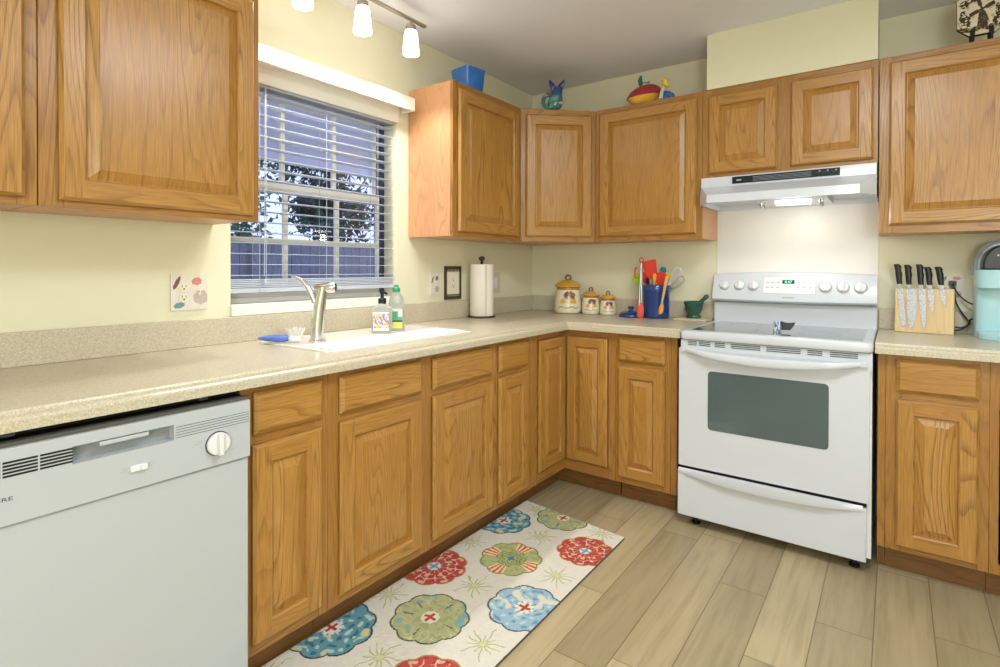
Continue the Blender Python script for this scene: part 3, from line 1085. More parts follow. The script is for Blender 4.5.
lo = [m.vert((x, y, 0.002)) for x, y in pts]; hi = [m.vert((x, y, 0.298)) for x, y in pts]
for i in range(len(pts) - 1):
    m.face([lo[i + 1], lo[i], hi[i], hi[i + 1]])
part('loose_sheet', m, PAPER, pr, 60)

# ------------------------------------------------------------------ wall plates
def shells(seed, items):
    def f(a, b):
        for (cx, cz, rx, rz, col, ang) in items:
            x, z = a - cx, b - cz
            ca, sa = math.cos(ang), math.sin(ang)
            u, v = (x * ca + z * sa) / rx, (-x * sa + z * ca) / rz
            rim = 1 + 0.12 * math.sin(7 * math.atan2(v, u))
            if u * u + v * v < rim:
                n = mnoise.noise(Vector((a * 260, b * 260, seed)))
                k = 1.0 + 0.35 * n
                return tuple(min(1, q * k) for q in col[:3]) + (1,)
        n = mnoise.noise(Vector((a * 60, b * 60, seed + 3)))
        return srgb(222 + 6 * n, 216 + 6 * n, 204 + 4 * n)
    return f


def socket(parent, T, cz, x=0.0):
    m = M(T)
    m.prism([(x + 0.017 * math.cos(a) * 0.95, cz + max(-0.0135, min(0.0135, 0.017 * math.sin(a)))) for a in [2 * PI * k / 24 for k in range(24)]], -0.0062, -0.0088, 'y')
    s = part('socket', m, BONE, parent)
    m = M(T)
    m.box(x - 0.0075, -0.0092, cz - 0.001, x - 0.0055, -0.0089, cz + 0.008); m.box(x + 0.0055, -0.0092, cz - 0.001, x + 0.0075, -0.0089, cz + 0.007)
    m.prism([(x + 0.003 * math.cos(2 * PI * k / 10), cz - 0.007 + 0.003 * math.sin(2 * PI * k / 10)) for k in range(10)], -0.0089, -0.0092, 'y')
    part('slot', m, BLACKPL, s)


def plate_left(name, label, y0, z0, w, h, colf, group='wall plates above the counter'):
    t = thing(name, label, 'wall plate', (0.0005, y0, z0), PI / 2, group)
    m = M()
    grid_paint(m, w, h, max(8, int(w * 800)), int(h * 800), colf, y=-0.006, back=0.0058)
    part('plate', m, PRINTED, t)
    return t


p1 = plate_left('outlet_cover', 'square double outlet cover printed with seashells left of the window', -2.362, 1.053, 0.125, 0.129, shells(1, [
    (0.020, 0.098, 0.007, 0.026, srgb(120, 84, 72), -0.45), (0.088, 0.103, 0.018, 0.014, srgb(206, 140, 124), 0.1), (0.102, 0.045, 0.026, 0.026, srgb(190, 178, 170), 0),
    (0.028, 0.018, 0.019, 0.010, srgb(106, 148, 152), 0.2)]))
for cz in (0.083, 0.046):
    socket(p1, Matrix.Identity(4), cz, 0.043)
m = M(); m.box(0.094, -0.0075, 0.052, 0.102, -0.0062, 0.074); m.box(0.0955, -0.014, 0.064, 0.1005, -0.0076, 0.070)
part('toggle', m, BONE, p1)
p2 = plate_left('outlet_cover', 'single wall plate printed with a blue shell, left of the dark framed plate', -1.040, 1.057, 0.076, 0.128, shells(2, [
    (0.050, 0.092, 0.012, 0.013, srgb(104, 124, 140), 0), (0.016, 0.085, 0.005, 0.020, srgb(120, 104, 96), -0.35), (0.052, 0.032, 0.016, 0.018, srgb(176, 168, 168), 0)]))
m = M(); m.box(0.034, -0.0078, 0.052, 0.042, -0.0062, 0.076); m.box(0.0355, -0.014, 0.065, 0.0405, -0.0079, 0.071); part('toggle', m, BONE, p2)
p3 = thing('outlet_cover', 'cream outlet plate in an ornate dark metal frame beside the paper towels', 'wall plate', (0.0005, -0.925, 1.027), PI / 2, 'wall plates above the counter')
m = M(); m.box(0.014, -0.006, 0.016, 0.127, -0.0002, 0.174); part('plate', m, BONE, p3, bevel=0.001)
m = M()
for x0, z0, x1, z1 in ((0, 0, 0.015, 0.19), (0.126, 0, 0.141, 0.19), (0.015, 0, 0.126, 0.017), (0.015, 0.173, 0.126, 0.19)):
    m.box(x0, -0.010, z0, x1, -0.0002, z1)
for k in range(10):
    for zc_ in (0.022, 0.168):
        a = k * 0.0125 + 0.016
        m.tube([(a + 0.006 * math.cos(q), -0.009, zc_ + 0.007 * math.sin(q)) for q in [2 * PI * i / 9 for i in range(10)]], 0.0018, 5)
for k in range(13):
    for xc in (0.0075, 0.1335):
        m.ball((xc, -0.010, 0.022 + k * 0.012), 0.005, 8, 5)
part('frame', m, BRONZE, p3, 40)
for cz in (0.114, 0.076):
    socket(p3, Matrix.Identity(4), cz, 0.0705)
p4 = plate_left('switch_cover', 'pale rocker switch plate half hidden behind the paper towels', -0.492, 1.050, 0.100, 0.130, lambda a, b: srgb(206, 204, 180))
m = M(); m.box(0.034, -0.0095, 0.032, 0.066, -0.0062, 0.098); part('rocker', m, WHITEPL, p4, bevel=0.001)
p5 = thing('outlet_cover', 'outlet cover printed with seashells behind the knife block', 'wall plate', (2.236, -0.0005, 1.062), 0, 'wall plates above the counter')
m = M(); grid_paint(m, 0.082, 0.118, 60, 90, shells(5, [(0.056, 0.103, 0.015, 0.008, srgb(206, 140, 116), 0), (0.012, 0.098, 0.006, 0.016, srgb(150, 116, 96), -0.5), (0.060, 0.030, 0.014, 0.016, srgb(178, 168, 166), 0)]), y=-0.006, back=0.0058)
part('plate', m, PRINTED, p5)
for cz in (0.080, 0.041):
    socket(p5, Matrix.Identity(4), cz, 0.041)

# ------------------------------------------------------------------ canisters
def canister(label, x, y, r, h, nm):
    t = thing('canister', label, 'canister', (x, y, CT + 0.0005), R(31), 'mushroom canisters')
    H_ = h * 0.66
    def colf(a, z, rr):
        a = (a + PI / 2 + PI) % (2 * PI) - PI          # zero faces -y
        u, v = a * r / r * 0.9, z / H_
        n = mnoise.noise(Vector((a * 9, z * 90, r * 40)))
        if v > 0.90:
            return srgb(186, 124, 58)
        # big brown mushroom cap, stem, two small yellow ones, grass line
        if ((u - 0.05) / 0.44) ** 2 + ((v - 0.70) / 0.16) ** 2 < 1 and not (abs(u - 0.05) < 0.09 and v < 0.66):
            return srgb(112, 62, 40) if n < 0.25 else srgb(176, 120, 84)
        if abs(u - 0.0) < 0.09 and 0.34 < v <= 0.66:
            return srgb(226, 190, 158)
        for cu in (-0.40, 0.34):
            if ((u - cu) / 0.22) ** 2 + ((v - 0.44) / 0.13) ** 2 < 1 and v > 0.40:
                return srgb(214, 172, 84)
            if abs(u - cu) < 0.06 and 0.26 < v <= 0.42:
                return srgb(238, 228, 196)
        if abs(v - 0.24 - 0.03 * math.sin(u * 9)) < 0.02 and abs(u) < 0.75:
            return srgb(150, 150, 104)
        k = 6 * n
        return srgb(240 + k, 232 + k, 206 + k)
    m = M()
    pr_ = [(0.80, 0), (0.93, 0.02), (1.0, 0.10), (1.0, 0.30), (0.95, 0.60), (0.86, 0.84), (0.82, 0.90), (0.84, 0.93), (0.84, 1.0), (0.70, 1.0)]
    pp = []
    for (a, b), (c_, d_) in zip(pr_, pr_[1:]):
        for q in range(5):
            pp.append((r * (a + (c_ - a) * q / 5), H_ * (b + (d_ - b) * q / 5)))
    pp.append((0.70 * r, H_))
    m.lathe(pp, seg=72, colf=colf)
    part('jar', m, PAINTED, t, 50)
    m = M()
    z = H_ + 0.0005
    m.lathe([(0.86 * r, z), (0.99 * r, z + 0.004), (1.0 * r, z + 0.010), (0.93 * r, z + h * 0.06), (0.7 * r, z + h * 0.13), (0.4 * r, z + h * 0.175), (0.12 * r, z + h * 0.19)], seg=48)
    l = part('lid', m, GOLDGLAZE, t, 50)
    m = M()
    q = h * 0.065
    zc_ = z + h * 0.19 + q * 0.75
    m.tube([(q * math.sin(a), 0, zc_ - q * math.cos(a)) for a in [2 * PI * k / 18 for k in range(19)]], q * 0.36, 10)
    part('knob', m, BROWNGLAZE, l, 60)


canister('largest mushroom-painted canister with a gold lid, nearest the corner', 0.352, -0.118, 0.087, 0.252, 1)
canister('middle-sized mushroom-painted canister with a gold lid', 0.502, -0.092, 0.058, 0.172, 2)
canister('smallest mushroom-painted canister with a gold lid, right end of its row', 0.616, -0.085, 0.051, 0.150, 3)

# ------------------------------------------------------------------ crock, its lid, and the utensils
t = thing('crock_lid', 'navy blue ceramic lid with a knob lying on the counter beside the crock', 'lid', (0.788, -0.135, CT + 0.0005))
m = M(); m.lathe([(0.064, 0), (0.074, 0.004), (0.074, 0.010), (0.066, 0.020), (0.05, 0.029), (0.03, 0.035), (0.014, 0.037)], seg=40); part('cover', m, NAVY, t, 50)
m = M(); m.lathe([(0.012, 0.0372), (0.011, 0.045), (0.020, 0.052), (0.020, 0.058), (0.012, 0.063)], seg=24); part('knob', m, NAVY, t, 50)
CX, CY = 0.934, -0.115
cr = thing('utensil_crock', 'navy blue ceramic crock full of cooking utensils left of the range', 'crock', (CX, CY, CT + 0.0005))
m = M(); m.lathe([(0.068, 0), (0.074, 0.004), (0.076, 0.02), (0.077, 0.150), (0.080, 0.155), (0.082, 0.165), (0.082, 0.188), (0.079, 0.192), (0.072, 0.190), (0.070, 0.02), (0.01, 0.015)], seg=48)
part('pot', m, NAVY, cr, 50)
ZR = CT + 0.192


def P3(v):
    return Vector(v)


def flat_head(m, base, d, n, prof, th):
    """flat blade: prof = list of (distance along d, half width); n is the thickness direction"""
    d, n = d.normalized(), n.normalized()
    s = d.cross(n)
    rg = []
    for (a, wd) in prof:
        c_ = base + d * a
        rg.append([c_ - s * wd - n * th * 0.4, c_ + s * wd - n * th * 0.4, c_ + s * wd + n * th * 0.4, c_ - s * wd + n * th * 0.4])
    m.loft(rg)


def utensil(name, label, cat, foot, tip, hr, hmat, headprof, th, headmat, n=(0, -1, 0), headname='head'):
    foot, tip = P3(foot), P3(tip)
    d = (tip - foot).normalized()
    t = thing(name, label, cat, foot, 0, 'utensils in the blue crock')
    L = (tip - foot).length
    m = M(); m.tube([d * 0, d * L * 0.5, d * (L + 0.006)], [hr, hr * 0.9, hr * 0.85], 10); part('handle', m, hmat, t, 50)
    m = M(); flat_head(m, d * L, d, P3(n) - d * P3(n).dot(d), headprof, th)
    part(headname, m, headmat, t, bevel=0.0012)
    return t


zb = CT + 0.03
utensil('spatula', 'red flat turner spatula standing tallest in the blue crock', 'spatula', (CX + 0.02, CY + 0.01, zb), (CX - 0.012, CY - 0.025, ZR + 0.035), 0.006, STEEL,
        [(0, 0.008), (0.015, 0.030), (0.05, 0.036), (0.105, 0.042), (0.112, 0.036)], 0.005, REDSIL, (0.2, -1, 0))
utensil('slotted_spoon', 'red silicone spoon leaning right in the blue crock', 'spoon', (CX - 0.03, CY - 0.01, zb), (CX + 0.030, CY - 0.035, ZR + 0.002), 0.006, REDSIL,
        [(0, 0.008), (0.015, 0.027), (0.04, 0.034), (0.065, 0.030), (0.078, 0.014)], 0.008, REDSIL, (0.1, -1, 0))
utensil('serving_spoon', 'red silicone spoon leaning left in the blue crock', 'spoon', (CX + 0.03, CY, zb), (CX - 0.040, CY - 0.030, ZR + 0.008), 0.006, REDSIL,
        [(0, 0.007), (0.014, 0.020), (0.04, 0.026), (0.062, 0.020), (0.072, 0.008)], 0.008, REDSIL, (-0.1, -1, 0))
utensil('lime_spatula', 'lime green scraper with teal edge sticking out left of the blue crock', 'spatula', (CX + 0.03, CY + 0.02, zb), (CX - 0.100, CY + 0.010, ZR + 0.016), 0.005, TEALSIL,
        [(0, 0.012), (0.008, 0.036), (0.03, 0.038), (0.046, 0.030), (0.058, 0.012)], 0.008, LIMESIL, (0, -1, 0))
utensil('wooden_spoon', 'light orange wooden spoon handle in the middle of the blue crock', 'spoon', (CX - 0.01, CY - 0.02, zb), (CX + 0.006, CY - 0.046, ZR + 0.016), 0.006, SPOONWOOD,
        [(0, 0.006), (0.015, 0.010), (0.045, 0.010), (0.052, 0.006)], 0.007, ORANGESIL, (0, -1, 0))
utensil('basting_spoon', 'teal blue spoon at the back of the blue crock', 'spoon', (CX, CY + 0.03, zb), (CX + 0.030, CY + 0.022, ZR + 0.060), 0.005, TEALSIL,
        [(0, 0.006), (0.012, 0.017), (0.028, 0.020), (0.045, 0.012)], 0.007, TEALSIL, (0, -1, 0))
utensil('ladle', 'yellow plastic spoon near the right rim of the blue crock', 'spoon', (CX, CY + 0.02, zb), (CX + 0.060, CY + 0.004, ZR + 0.026), 0.005, YELLOWPL,
        [(0, 0.006), (0.012, 0.016), (0.03, 0.019), (0.046, 0.010)], 0.008, YELLOWPL, (0.2, -1, 0))
utensil('paring_knife', 'black handled knife at the front rim of the blue crock', 'knife', (CX - 0.02, CY - 0.01, zb), (CX - 0.030, CY - 0.048, ZR + 0.004), 0.004, STEEL,
        [(0, 0.006), (0.01, 0.009), (0.035, 0.010), (0.042, 0.005)], 0.012, BLACKPL, (0, -1, 0))
# two looped wire whisks leaning right
for k, (tp, lb) in enumerate((((CX + 0.142, CY - 0.005, ZR + 0.105), 'white wire whisk leaning far right in the blue crock, the upper one'),
                              ((CX + 0.150, CY + 0.03, ZR + 0.055), 'thin wire whisk leaning right just below the other whisk'))):
    ft = P3((CX - 0.02, CY + 0.01 * k, zb + 0.02))
    t = thing('whisk', lb, 'whisk', ft, 0, 'utensils in the blue crock')
    tp = P3(tp)
    d = (tp - ft).normalized(); L = (tp - ft).length
    u_ = d.cross(P3((0, -1, 0.1))).normalized(); v_ = d.cross(u_)
    m = M(); m.tube([d * 0, d * (L - 0.105)], 0.006, 10); part('handle', m, STEEL if k else WHITEPL, t, 50)
    m = M()
    for q in range(5):
        a = PI * q / 5
        ax = u_ * math.cos(a) + v_ * math.sin(a)
        m.tube([d * (L - 0.108 + 0.105 * s_) + ax * 0.026 * sg * math.sin(PI * min(1, s_ * 0.5 + 0.02) if False else PI * 0.5 * s_ ** 0.7) * (1 if s_ < 0.9 else (1 - s_) * 10) for sg in (1, -1)
                for s_ in ([i / 8 for i in range(9)] if sg == 1 else [i / 8 for i in range(7, -1, -1)])], 0.0013, 5)
    part('wires', m, WHITEPL if k == 0 else STEEL, t, 60)
# tongs standing outside, at the left front of the crock
tg = thing('tongs', 'steel tongs with coral silicone tips leaning on the left front of the blue crock', 'tongs', (CX - 0.062, CY - 0.085, CT + 0.0005), 0, 'utensils hung outside the blue crock')
for s_ in (-1, 1):
    m = M()
    m.tube([(s_ * 0.003, s_ * 0.008, 0.075), (s_ * 0.002, 0.004 + s_ * 0.009, 0.16), (0, 0.012 + s_ * 0.005, 0.29), (0, 0.014, 0.318)], [0.0055, 0.006, 0.006, 0.005], 8)
    a = part('arm', m, STEEL, tg, 50)
    m = M()
    rg = []
    for z, wd in ((0.0, 0.004), (0.008, 0.013), (0.04, 0.016), (0.07, 0.014), (0.09, 0.007)):
        rg.append([(s_ * 0.003 + wd * math.cos(2 * PI * i / 12), s_ * 0.007 - 0.001 + 0.004 * math.sin(2 * PI * i / 12), z) for i in range(12)])
    m.loft(rg); part('tip', m, CORALSIL, a, 60)
m = M(); m.tube([(0.013 * math.sin(q), 0.014, 0.338 - 0.013 * math.cos(q)) for q in [2 * PI * i / 16 for i in range(17)]], 0.0028, 8); part('hanging_ring', m, REDSIL, tg, 60)
m = M(); m.tube([(-0.028 - 0.012 * math.sin(q), 0.012, 0.262 - 0.032 * math.cos(q)) for q in [2 * PI * i / 18 for i in range(10)]], 0.005, 8); part('grip', m, REDSIL, tg, 60)
# basting brush hooked over the front rim
bb = thing('basting_brush', 'wooden basting brush with an orange silicone tip hooked on the front of the blue crock', 'brush', (CX + 0.066, CY - 0.078, CT + 0.03), 0, 'utensils hung outside the blue crock')
m = M(); m.tube([(0, -0.006, 0.078), (0.008, -0.004, 0.12), (0.018, 0.004, 0.19), (0.02, 0.010, 0.215)], [0.006, 0.008, 0.009, 0.008], 10)
m.tube([(0.02, 0.010, 0.172), (0.02, 0.022, 0.178), (0.02, 0.0245, 0.170)], 0.0025, 6)
part('handle', m, SPOONWOOD, bb, 50)
m = M(); m.tube([(-0.002, -0.006, 0.058), (0, -0.006, 0.078)], 0.0072, 10); part('ferrule', m, STEEL, bb, 50)
m = M()
m.loft([[(-0.006 + q + wd * math.cos(2 * PI * i / 12), -0.006 + 0.007 * math.sin(2 * PI * i / 12), z) for i in range(12)] for z, wd, q in ((0.0, 0.006, -0.006), (0.01, 0.014, -0.003), (0.035, 0.015, 0), (0.058, 0.009, 0.004))])
part('brush_head', m, ORANGESIL, bb, 60)

# ------------------------------------------------------------------ board, mortar, pestle
MX, MY = 1.145, -0.098
t = part('serving_board', M().box(1.062, -0.190, CT + 0.0005, 1.236, -0.024, CT + 0.010), SANDBOARD, bevel=0.002)
tag(t, 'thin pale stone board under the green mortar left of the range', 'board')
t = thing('mortar', 'dark green marble mortar standing on the pale board', 'mortar', (MX, MY, CT + 0.0105))
m = M(); m.lathe([(0.038, 0), (0.040, 0.004), (0.040, 0.012), (0.033, 0.020), (0.034, 0.026), (0.045, 0.045), (0.051, 0.075), (0.054, 0.082), (0.054, 0.092), (0.050, 0.094), (0.044, 0.09), (0.036, 0.055), (0.02, 0.04), (0.004, 0.036)], seg=40)
part('bowl', m, GREENSTONE, t, 50)
t = thing('pestle', 'green marble pestle leaning in the mortar', 'pestle', (MX, MY, CT + 0.062))
m = M(); d = P3((0.62, 0.0, 0.62)).normalized()
m.tube([d * 0.0, d * 0.012, d * 0.03, d * 0.07, d * 0.10, d * 0.112], [0.008, 0.015, 0.014, 0.011, 0.013, 0.007], 16); part('rod', m, GREENSTONE, t, 60)

# ------------------------------------------------------------------ dishwasher
dw = thing('dishwasher', 'white dishwasher with a dial under the left end of the counter', 'dishwasher', (0.620, -3.040, 0), PI / 2)
DWW = 0.606
m = M(); m.box(0.004, 0.004, 0.11, DWW - 0.004, 0.57, 0.856); part('tub', m, BLACKM, dw)
m = M()
m.box(0, -0.022, 0.112, DWW, 0.003, 0.692); part('door', m, DWWHITE, dw, bevel=0.004)
m = M()
# control fascia with a recessed grip: built of boxes around the pocket
fx0, fx1, fz0, fz1 = 0.212, 0.414, 0.786, 0.824
yb = -0.030
TZ = 0.848
m.box(0, yb, 0.696, DWW, 0.003, fz0); m.box(0, yb, fz1, DWW, 0.003, TZ); m.box(0, yb, fz0, fx0, 0.003, fz1); m.box(fx1, yb, fz0, DWW, 0.003, fz1)
fc = part('control_panel', m, DWWHITE, dw)
m = M(); m.box(0.0, -0.020, TZ + 0.0003, DWW, 0.003, TZ + 0.008); part('top_trim', m, plain('dark_rubber_trim', srgb(86, 84, 76), 0.6, var=0.0), dw)
m = M(); m.box(fx0, -0.004, fz0, fx1, 0.002, fz1); part('grip_recess', m, GREYPL, dw)
m = M(); m.prism([(-0.029, 0.811), (-0.029, 0.821), (-0.008, 0.821), (-0.008, 0.816)], 0.262, 0.36, 'x'); part('grip_latch', m, DWWHITE, dw, bevel=0.002)
for x0 in (0.042, 0.100, 0.158):
    m = M()
    for k in range(5):
        m.box(x0, yb - 0.0006, 0.791 + k * 0.0068, x0 + 0.0545, yb - 0.0001, 0.795 + k * 0.0068)
    part('vent', m, BLACKM, dw)
m = M()
for k in range(5):
    m.box(0.418, yb - 0.0005, 0.790 + k * 0.0065, 0.603, yb - 0.0001, 0.7912 + k * 0.0065)
part('groove', m, DARKMARK, dw)
m = M(); m.lathe([(0.0315, 0), (0.0315, 0.0008)], seg=40); m.T = Matrix.Translation((0.519, yb - 0.0001, 0.752)) @ Matrix.Rotation(PI / 2, 4, 'X'); part('dial_ring', m, DARKMARK, dw, 40)
m = M()
m.lathe([(0.029, 0.001), (0.029, 0.010), (0.026, 0.013)], seg=40); m.box(-0.006, -0.027, 0.012, 0.006, 0.027, 0.024)
m.T = Matrix.Translation((0.519, yb, 0.752)) @ Matrix.Rotation(PI / 2, 4, 'X'); part('dial', m, WHITEPL, dw, 40, bevel=0.0015)
m = M(); m.box(0.319, yb - 0.006, 0.737, 0.355, yb - 0.0001, 0.751); m.box(0.340, yb - 0.011, 0.738, 0.353, yb - 0.006, 0.750); part('latch_switch', m, WHITEPL, dw, bevel=0.001)
m = M()
for x0, x1, z in ((0.300, 0.314, 0.741), (0.303, 0.314, 0.746), (0.360, 0.368, 0.747), (0.330, 0.344, 0.756), (0.462, 0.482, 0.762), (0.468, 0.482, 0.768), (0.545, 0.575, 0.783), (0.54, 0.56, 0.789), (0.552, 0.572, 0.727)):
    m.box(x0, yb - 0.0004, z, x1, yb - 0.0001, z + 0.0018)
part('print_marks', m, PALEGREY, dw)
text('brand_lettering', 'FRIGIDAIRE', 0.0108, DARKMARK, dw, (0.116, yb - 0.0002, 0.7445), (PI / 2, 0, 0), 'RIGHT', 0.0002, 1.55)
m = M(); m.box(0.004, 0.06, 0.004, DWW - 0.004, 0.075, 0.108); part('kick_plate', m, BLACKM, dw)
for x0 in (0.105, 0.49):
    m = M(); m.box(x0, 0.006, 0.862, x0 + 0.022, 0.014, 0.8755); part('mounting_clip', m, DARKMARK, dw)
m = M(); m.box(0, 0.03, 0.858, DWW, 0.034, CB - 0.0005); part('counter_gap_shade', m, BLACKM, dw)  # black strip standing in for the shade between dishwasher and counter

# ------------------------------------------------------------------ range
RX0, RX1 = 1.2475, 1.9975
RW = RX1 - RX0
RYF = -0.655
rg_ = thing('range', 'white electric range with a dark glass cooktop and oven window', 'range', (RX0, 0, 0))
m = M(); m.box(0.003, RYF + 0.031, 0.056, RW - 0.003, -0.012, 0.875); part('body', m, WHITEPL, rg_)
# cooktop frame with rounded lip
m = M()
zt = 0.917
ox = 0.036
oy0, oy1 = RYF + 0.048, -0.075
lipz = 0.878
def rrc(i, z):
    return rr_(-0.001 + i, RYF - 0.012 + i, RW + 0.001 - i, -0.012, 0.022, z, 5)
m.loft([rrc(0.003, lipz), rrc(0, lipz + 0.005), rrc(0, zt - 0.010), rrc(0.003, zt - 0.003), rrc(0.009, zt)], True, False)
inner = [(ox, oy0), (RW - ox, oy0), (RW - ox, oy1), (ox, oy1)]
n0 = len(m.v)
out = rrc(0.009, zt)
oi = [m.vert(p) for p in out]
ii = [m.vert((p[0], p[1], zt)) for p in inner]
# rr_ order: corners (x1,y1) (x0,y1) (x0,y0) (x1,y0), 6 points each
c_ = [oi[0:6], oi[6:12], oi[12:18], oi[18:24]]
A, B, C_, D_ = ii[2], ii[3], ii[0], ii[1]
for grp, iv in ((c_[0], A), (c_[1], B), (c_[2], C_), (c_[3], D_)):
    for a, b in zip(grp, grp[1:]):
        m.face([a, b, iv])
m.face([c_[0][-1], c_[1][0], B, A]); m.face([c_[1][-1], c_[2][0], C_, B]); m.face([c_[2][-1], c_[3][0], D_, C_]); m.face([c_[3][-1], c_[0][0], A, D_])
part('cooktop', m, WHITE, rg_, 40)
m = M(); m.box(ox - 0.001, oy0 - 0.001, zt - 0.006, RW - ox + 0.001, oy1 + 0.001, zt + 0.0006); gt = part('glass_top', m, COOKGLASS, rg_)
for bx, by, br in ((0.20, -0.46, 0.10), (0.55, -0.45, 0.085), (0.20, -0.21, 0.075), (0.55, -0.21, 0.10)):
    m = M(); m.lathe([(br - 0.002, 0), (br, 0), (br, 0.0003), (br - 0.002, 0.0003), (br - 0.002, 0)], (bx, by, zt + 0.0008), 48, False, False); part('burner_ring', m, PALEGREY, gt)
# backguard
m = M()
m.box(0, -0.062, zt - 0.004, RW, -0.006, 1.024); part('backguard', m, WHITE, rg_, bevel=0.003)
m = M(); m.box(0.012, -0.067, 1.0245, RW - 0.012, -0.010, 1.034); part('backguard_slot', m, GREYPL, rg_)
m = M()
N = 16
rings = []
for k in range(N + 1):
    x = RW * k / N
    crown = 0.012 * math.sin(PI * k / N)
    rings.append([(x, -0.006, 1.034), (x, -0.098, 1.034 - 0.5 * crown), (x, -0.108, 1.044 - 0.5 * crown), (x, -0.108, 1.044), (x, -0.0612, 1.162), (x, -0.054, 1.172 + crown), (x, -0.040, 1.178 + crown), (x, -0.006, 1.178 + crown)])
m.loft(rings[::-1]); cp = part('control_panel', m, WHITE, rg_, 30)
pt = math.atan2(0.042, 0.106)                      # panel slope
def onpanel(x, z):
    """matrix on the sloping panel face: local x right, y up the slope, z out of it"""
    y = -0.108 + (z - 1.044) * 0.042 / 0.106
    return Matrix.Translation((x, y, z)) @ Matrix.Rotation(PI / 2 - pt, 4, 'X')
for kx in (0.060, 0.137, 0.207, 0.537, 0.612, 0.684):
    T = onpanel(kx, 1.114)
    big = 0.026 if kx > 0.5 else 0.0235
    m = M(T); m.lathe([(big + 0.003, -0.004), (big + 0.003, 0.003), (big, 0.004)], seg=32); part('knob_skirt', m, PALEGREY, cp, 40)
    m = M(T); m.lathe([(big, 0.0042), (big - 0.001, 0.014), (big - 0.004, 0.017)], seg=32); m.box(-0.005, -big + 0.003, 0.016, 0.005, big - 0.003, 0.027)
    part('knob', m, WHITEPL, cp, 40, bevel=0.0012)
    m = M(T)
    for q in range(9):
        a = R(-130 + 32 * q) + PI / 2
        m.box(math.cos(a) * (big + 0.007) - 0.0012, math.sin(a) * (big + 0.007) - 0.0012, -0.0003, math.cos(a) * (big + 0.007) + 0.0012, math.sin(a) * (big + 0.007) + 0.0012, 0.0003)
    part('print_marks', m, PALEGREY, cp)
T = onpanel(0.373, 1.121)
m = M(T); m.rbox(-0.121, -0.046, -0.004, 0.121, 0.046, 0.0012, 0.006); part('keypad', m, WHITEPL, cp, bevel=0.001)
m = M(T); m.rbox(-0.1225, -0.0475, -0.004, 0.1225, 0.0475, 0.0006, 0.007); part('keypad_rim', m, PALEGREY, cp)
m = M(T); m.box(-0.030, 0.008, 0.0013, 0.026, 0.029, 0.0024); ck = part('clock_display', m, CLOCKB, cp)
tx_ = text('clock_digits', '8:47', 0.020, CLOCKG, ck, (0, 0, 0), (0, 0, 0), 'CENTER', 0.0002)
tx_.matrix_basis = T @ Matrix.Translation((-0.002, 0.0115, 0.0027))
m = M(T)
for xx in (-0.100, -0.076, -0.050, 0.044, 0.070, 0.098):
    for yy in (0.014, -0.012):
        m.box(xx - 0.007, yy - 0.0025, 0.0013, xx + 0.007, yy + 0.0025, 0.0018)
for yy in (-0.006, -0.014, -0.022):
    m.box(-0.016, yy, 0.0013, 0.014, yy + 0.0014, 0.0018)
part('key_marks', m, PALEGREY, cp)
tx_ = text('brand_lettering', 'FRIGIDAIRE', 0.0085, DARKMARK, cp, (0, 0, 0), (0, 0, 0), 'CENTER', 0.0002)
tx_.matrix_basis = onpanel(0.373, 1.058) @ Matrix.Scale(1.2, 4, (1, 0, 0)) @ Matrix.Translation((0, -0.003, 0.0006))
# vent trim, oven door, drawer
m = M(); m.box(0.002, RYF + 0.004, 0.805, RW - 0.002, RYF + 0.02, 0.874); part('vent_trim', m, WHITE, rg_)
m = M()
for x0, x1 in ((0.035, 0.075), (0.085, 0.135), (0.155, 0.20), (0.225, 0.345), (0.37, 0.50), (0.525, 0.578), (0.605, 0.70)):
    for k in range(3):
        m.box(x0, RYF + 0.002, 0.850 + k * 0.008, x1, RYF + 0.0045, 0.8535 + k * 0.008)
part('vent_slots', m, DARKMARK, rg_)
od = thing  # placeholder name guard
m = M()
x0, x1, z0, z1 = 0.127, 0.603, 0.468, 0.738
a0, a1, b0, b1 = -0.004, RW - 0.010, 0.284, 0.835
yf_ = RYF - 0.004
m.box(a0, yf_, b0, x0, RYF + 0.03, b1); m.box(x1, yf_, b0, a1, RYF + 0.03, b1); m.box(x0, yf_, b0, x1, RYF + 0.03, z0); m.box(x0, yf_, z1, x1, RYF + 0.03, b1)
dr = part('oven_door', m, WHITE, rg_)
m = M(); m.rbox(-(x1 - x0) / 2 + 0.0005, -(z1 - z0) / 2 + 0.0005, 0, (x1 - x0) / 2 - 0.0005, (z1 - z0) / 2 - 0.0005, 0.006, 0.004)
_f = M(); rq = 0.018
for cx_, cz_, sx_, sz_ in ((x0, z0, 1, 1), (x1, z0, -1, 1), (x1, z1, -1, -1), (x0, z1, 1, -1)):
    _f.prism([(cx_, cz_)] + [(cx_ + sx_ * rq * (1 - math.sin(R(90 * k / 6))), cz_ + sz_ * rq * (1 - math.cos(R(90 * k / 6)))) for k in range(7)], yf_, RYF + 0.002, 'y')
part('window_bezel', _f, WHITE, dr)
m.T = Matrix.Translation(((x0 + x1) / 2, RYF + 0.003, (z0 + z1) / 2)) @ Matrix.Rotation(PI / 2, 4, 'X'); part('door_window', m, OVENGLASS, dr)
m = M()
rings = []
N = 20
for k in range(N + 1):
    t_ = k / N
    x = 0.014 + (RW - 0.040) * t_
    bow = math.sin(PI * t_)
    zc_ = 0.834 - 0.030 * bow ** 0.8
    yc_ = RYF - 0.006 - 0.036 * min(1, bow * 2.2)
    hh, tt = 0.011 + 0.011 * bow, 0.009
    rings.append([(x, yc_ + tt * math.cos(2 * PI * i / 14), zc_ + hh * math.sin(2 * PI * i / 14)) for i in range(14)])
m.loft(rings[::-1])
for xx in (0.020, RW - 0.030):
    m.box(xx - 0.012, RYF - 0.020, 0.822, xx + 0.012, RYF - 0.004, 0.842)
